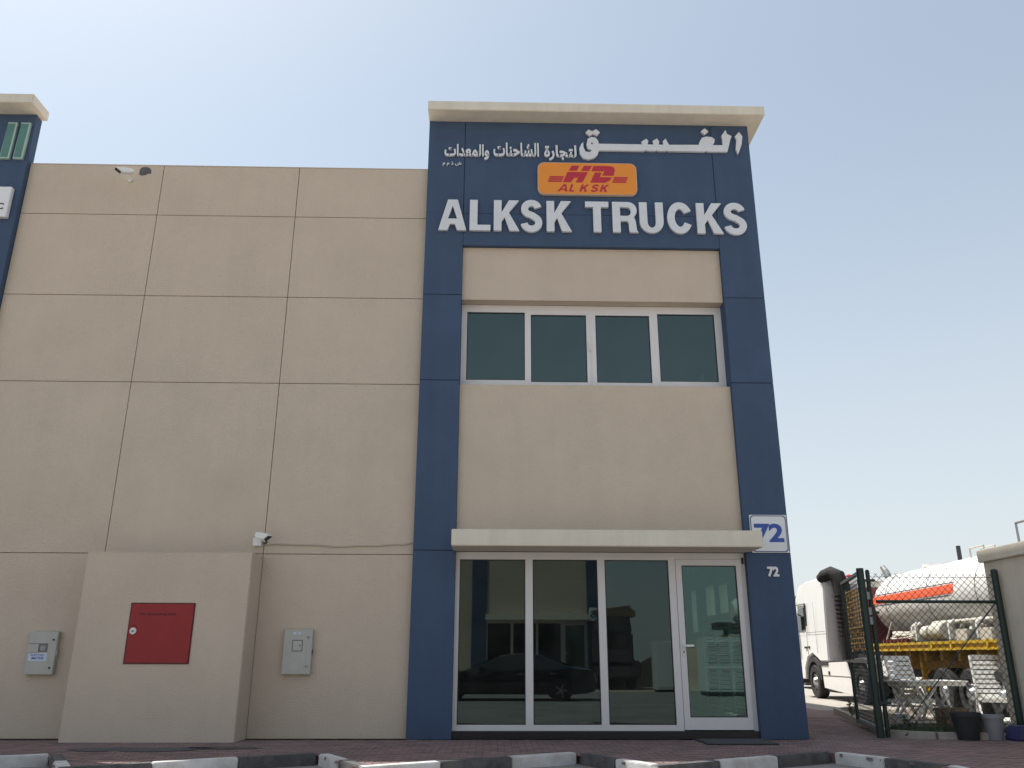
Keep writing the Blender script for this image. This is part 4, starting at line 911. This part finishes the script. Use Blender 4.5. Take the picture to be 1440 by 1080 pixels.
# ------------------------------------------------------------------ beside and behind the camera (mirrored in the glass)
car = thing('parked_car', 'black saloon car parked on the street, mirrored in the shopfront glass', 'car', (0.95, -15.05, -.13))
def car_body():
    # stations along x (front at -x): x, half width, z low, z belt, z roof, half width roof
    st = [(-2.50, .70, .30, .62, .64, .60), (-2.38, .84, .24, .70, .72, .70), (-1.9, .90, .20, .80, .84, .76), (-1.1, .91, .20, .90, .95, .76), (-.95, .91, .20, .92, 1.0, .74),
          (-.15, .91, .20, .94, 1.38, .62), (.45, .91, .20, .95, 1.45, .60), (1.0, .91, .20, .96, 1.41, .60), (1.85, .90, .20, .98, 1.06, .68), (2.25, .87, .24, .96, 1.0, .68), (2.42, .80, .30, .86, .90, .62), (2.47, .70, .36, .7, .74, .58)]
    KX = 1.20; st = [((x-2.47)*KX+2.47, *q) for (x, *q) in st]
    b = MB(); gl = MB(); K = 9
    for (x, hw, zl, zb, zr, hr) in st:
        half = [(hw*.90, zl), (hw, zl+.14), (hw, (zl+zb)/2+.05), (hw*.97, zb), (hr+.02, zr-.05 if zr-zb > .1 else zb+.02), (hr*.8, zr), (hr*.4, zr+.012), (0, zr+.016), (0, zr+.016)]
        b.v += [(x, -p, q) for p, q in half]+[(x, p, q) for p, q in reversed(half)]
    M = 2*K
    for i in range(len(st)-1):
        for j in range(M-1):
            b.f.append((i*M+j, i*M+j+1, (i+1)*M+j+1, (i+1)*M+j))
        b.f.append((i*M+M-1, i*M, (i+1)*M, (i+1)*M+M-1))
    b.f.append(tuple(range(M))); b.f.append(tuple((len(st)-1)*M+j for j in reversed(range(M))))
    o = b.build('body', 'carpaint', car, smooth=True)
    for s_ in (-1, 1):
        def at(x, f):      # point on the side glass at station x, 0 belt..1 roof
            for a, c in zip(st[:-1], st[1:]):
                if a[0] <= x <= c[0]:
                    t = (x-a[0])/(c[0]-a[0]); g_ = [a[k]+(c[k]-a[k])*t for k in range(6)]
                    return (x, s_*((g_[1]*.97)*(1-f)+(g_[5]+.02)*f+.006), g_[3]*(1-f)+(g_[4]-.05)*f)
        for xs in ([-1.30, -.67, -.10], [-.03, .72, 1.42]):
            w_ = MB(); lo = [at(x, .08) for x in xs]; hi = [at(x, .90) for x in xs]
            w_.v += lo+hi; w_.f += [(0, 1, 4, 3), (1, 2, 5, 4)]; w_.build('side_window', 'car_glass', car)
    for (a, c) in ((-1.60, -.70), (.82, 1.68)):
        w_ = MB(); fr_ = []
        for x in (a, c):
            for k, l_ in zip(st[:-1], st[1:]):
                if k[0] <= x <= l_[0]:
                    t = (x-k[0])/(l_[0]-k[0]); fr_.append((x, (k[5]+(l_[5]-k[5])*t)*.85, k[4]+(l_[4]-k[4])*t+.012))
        w_.v = [(fr_[0][0], -fr_[0][1], fr_[0][2]), (fr_[0][0], fr_[0][1], fr_[0][2]), (fr_[1][0], fr_[1][1], fr_[1][2]), (fr_[1][0], -fr_[1][1], fr_[1][2])]; w_.f = [(0, 1, 2, 3)]
        w_.build('windscreen', 'car_glass', car)
    for s_ in (-1, 1):
        for x in (-2.15, 1.30):
            wh = MB(); n = 24; pr = [(.20, 0), (.30, 0), (.325, .03), (.325, .19), (.30, .22), (.20, .22)]
            for a in range(n):
                for (rr, yy) in pr: wh.v.append((x+rr*math.cos(2*math.pi*a/n), s_*(.70+yy), .325+rr*math.sin(2*math.pi*a/n)))
            for a in range(n):
                c = (a+1) % n
                for j in range(6): wh.f.append((a*6+j, a*6+(j+1) % 6, c*6+(j+1) % 6, c*6+j))
            w0 = wh.build('wheel', 'rubber', car, smooth=True)
            rm = MB()
            for k in range(5): a = k*1.2566; rm.bar((x, s_*.925, .325), (x+.205*math.cos(a), s_*.915, .325+.205*math.sin(a)), .045, .03, up=(0, 1, 0))
            rm.tube([(x, s_*.90, .325), (x, s_*.935, .325)], .05, 12); rm.build('rim', 'rim', w0)
            MB().tube([(x, s_*.87, .325), (x, s_*.88, .325)], .20, 20).build('brake_disc', 'dark_metal', w0)
            ar = MB(); ar.tube([(x, s_*.60, .33), (x, s_*.913, .33)], .36, 24); ar.build('wheel_arch', 'black', car)
        MB().box(2.30, 2.44, s_*.58-.12, s_*.58+.12, .72, .84).build('tail_lamp', 'lamp_red', car, bevel=.02)
        MB().box(-3.42, -3.24, s_*.58-.13, s_*.58+.13, .56, .66).build('headlight', 'lamp_clear', car, bevel=.02)
        MB().box(-1.35, -1.15, s_*.98-.08, s_*.98+.08, .92, 1.04).build('mirror', 'carpaint', car, bevel=.03)
        MB().box(-.10, .10, s_*.925-.01, s_*.925+.01, .80, .83).box(.95, 1.15, s_*.925-.01, s_*.925+.01, .82, .85).build('door_handle', 'rim', car)
    MB().box(2.45, 2.49, -.25, .25, .52, .63).build('number_plate', 'plate', car)
car_body()
# crane truck in the lot across the street
ct = thing('crane_truck', 'dark truck with folded yellow crane arm, mirrored in the third shop window', 'truck', (6.0, -25.5, -.13))
ct_b = MB().box(-1.3, .3, -1.0, 1.2, .9, 2.4).box(-1.3, .6, -1.0, 1.2, .5, 1.2).prism([(-1.3, 2.4), (.3, 2.4), (.2, 3.1), (-1.1, 3.1)], 'y', -.9, 1.1); ct_b.build('cab', 'dark_metal', ct, bevel=.06)
MB().box(-1.1, .7, -7.0, -1.1, .8, 1.3).build('bed', 'dark_metal', ct)
MB().box(-.9, .1, 1.201, 1.22, 1.75, 2.35).build('windscreen', 'car_glass', ct)
cr = MB(); cr.bar((-1.2, -.4, 3.3), (.5, -.6, 3.55), .24); cr.bar((.5, -.6, 3.55), (.0, -.8, 3.2), .2); cr.bar((.5, -.6, 3.55), (.75, -.6, 3.2), .10); cr.box(-.8, .6, -.9, .3, 3.12, 3.4); cr.build('crane_arm', 'brown', ct)
wheel(ct, 'wheel', -1.35, .3, .5, .5, .35); wheel(ct, 'wheel', .1, .3, .5, .5, .35); wheel(ct, 'wheel', -1.35, -5, .5, .5, .35); wheel(ct, 'wheel', .75, -5, .5, .5, .35)
MB().tube([(2.6, -.5, 1.5), (2.6, -.5, 3.3)], .10, 10).tube([(2.6, -.5, 0), (2.6, -.5, 1.5)], .06, 10).build('exhaust_stack', 'dark_metal', ct)
gb = thing('equipment_cabinet', 'white upright equipment cabinet standing in the lot, mirrored in the third shop window', 'cabinet', (7.3, -22.0, -.13))
MB().box(-.55, .55, -.5, .5, .1, 2.0).build('case', 'white', gb, bevel=.02); MB().box(-.50, -.01, .50, .515, .2, 1.9).box(.01, .50, .50, .515, .2, 1.9).build('door', 'white', gb); MB().box(-.5, .5, -.45, .45, 0, .1).build('base', 'dark_metal', gb)
lg_ = thing('generator', 'white louvred generator housing mirrored in the glass door', 'generator', (8.85, -18.4, -.13))
MB().box(-1.0, 1.0, -.6, .6, .15, 2.05).build('housing', 'white', lg_, bevel=.02); MB().box(-.95, .95, -.55, .55, 0, .15).build('skid', 'dark_metal', lg_)
for xx in (-.92, .02):
    for k in range(22):
        if k in (10, 11): continue
        MB().bar((xx, .60, .3+k*.077), (xx+.85, .60, .3+k*.077), .05, .012, up=(0, .7, .7)).build('louvre', 'white', lg_)
wt = thing('water_tanker', 'white horizontal tank on a dark frame in the lot, mirrored in the glass door', 'tank', (13.0, -23.5, -.13))
MB().tube([(-2.4, 0, 3.3), (-2.2, 0, 3.3), (2.6, 0, 3.3), (2.8, 0, 3.3)], [.35, .55, .55, .35], 24).build('tank', 'tank_white', wt, smooth=True)
MB().box(-2.7, 2.8, -.6, .6, 2.3, 2.75).box(-3.2, -2.6, -.6, .6, 2.5, 2.8).build('frame', 'dark_metal', wt); MB().box(-2.8, 2.6, -.9, .9, .5, 2.29).build('body', 'dirty_white', wt, bevel=.05)
for xx in (-2.2, 1.2, 2.2): MB().tube([(xx, -.9, .5), (xx, .95, .5)], .5, 20).build('wheel', 'rubber', wt, smooth=True)
heap = MB(); r_ = random.Random(2); n = 26
for j in range(7):
    for a in range(n):
        rr = 5.5*(1-j/6.5); z = 2.1*(1-math.cos(math.pi*(j/6)))/2*.9; heap.v.append((rr*math.cos(2*math.pi*a/n)*(1+.1*r_.random()), rr*.5*math.sin(2*math.pi*a/n)*(1+.1*r_.random()), z+r_.uniform(-.08, .08)*(j > 0)))
for j in range(6):
    for a in range(n): b = (a+1) % n; heap.f.append((j*n+a, j*n+b, (j+1)*n+b, (j+1)*n+a))
hp = heap.build('sand_mound', 'mud'); struct(hp); hp.location = (10.5, -31, -.16)
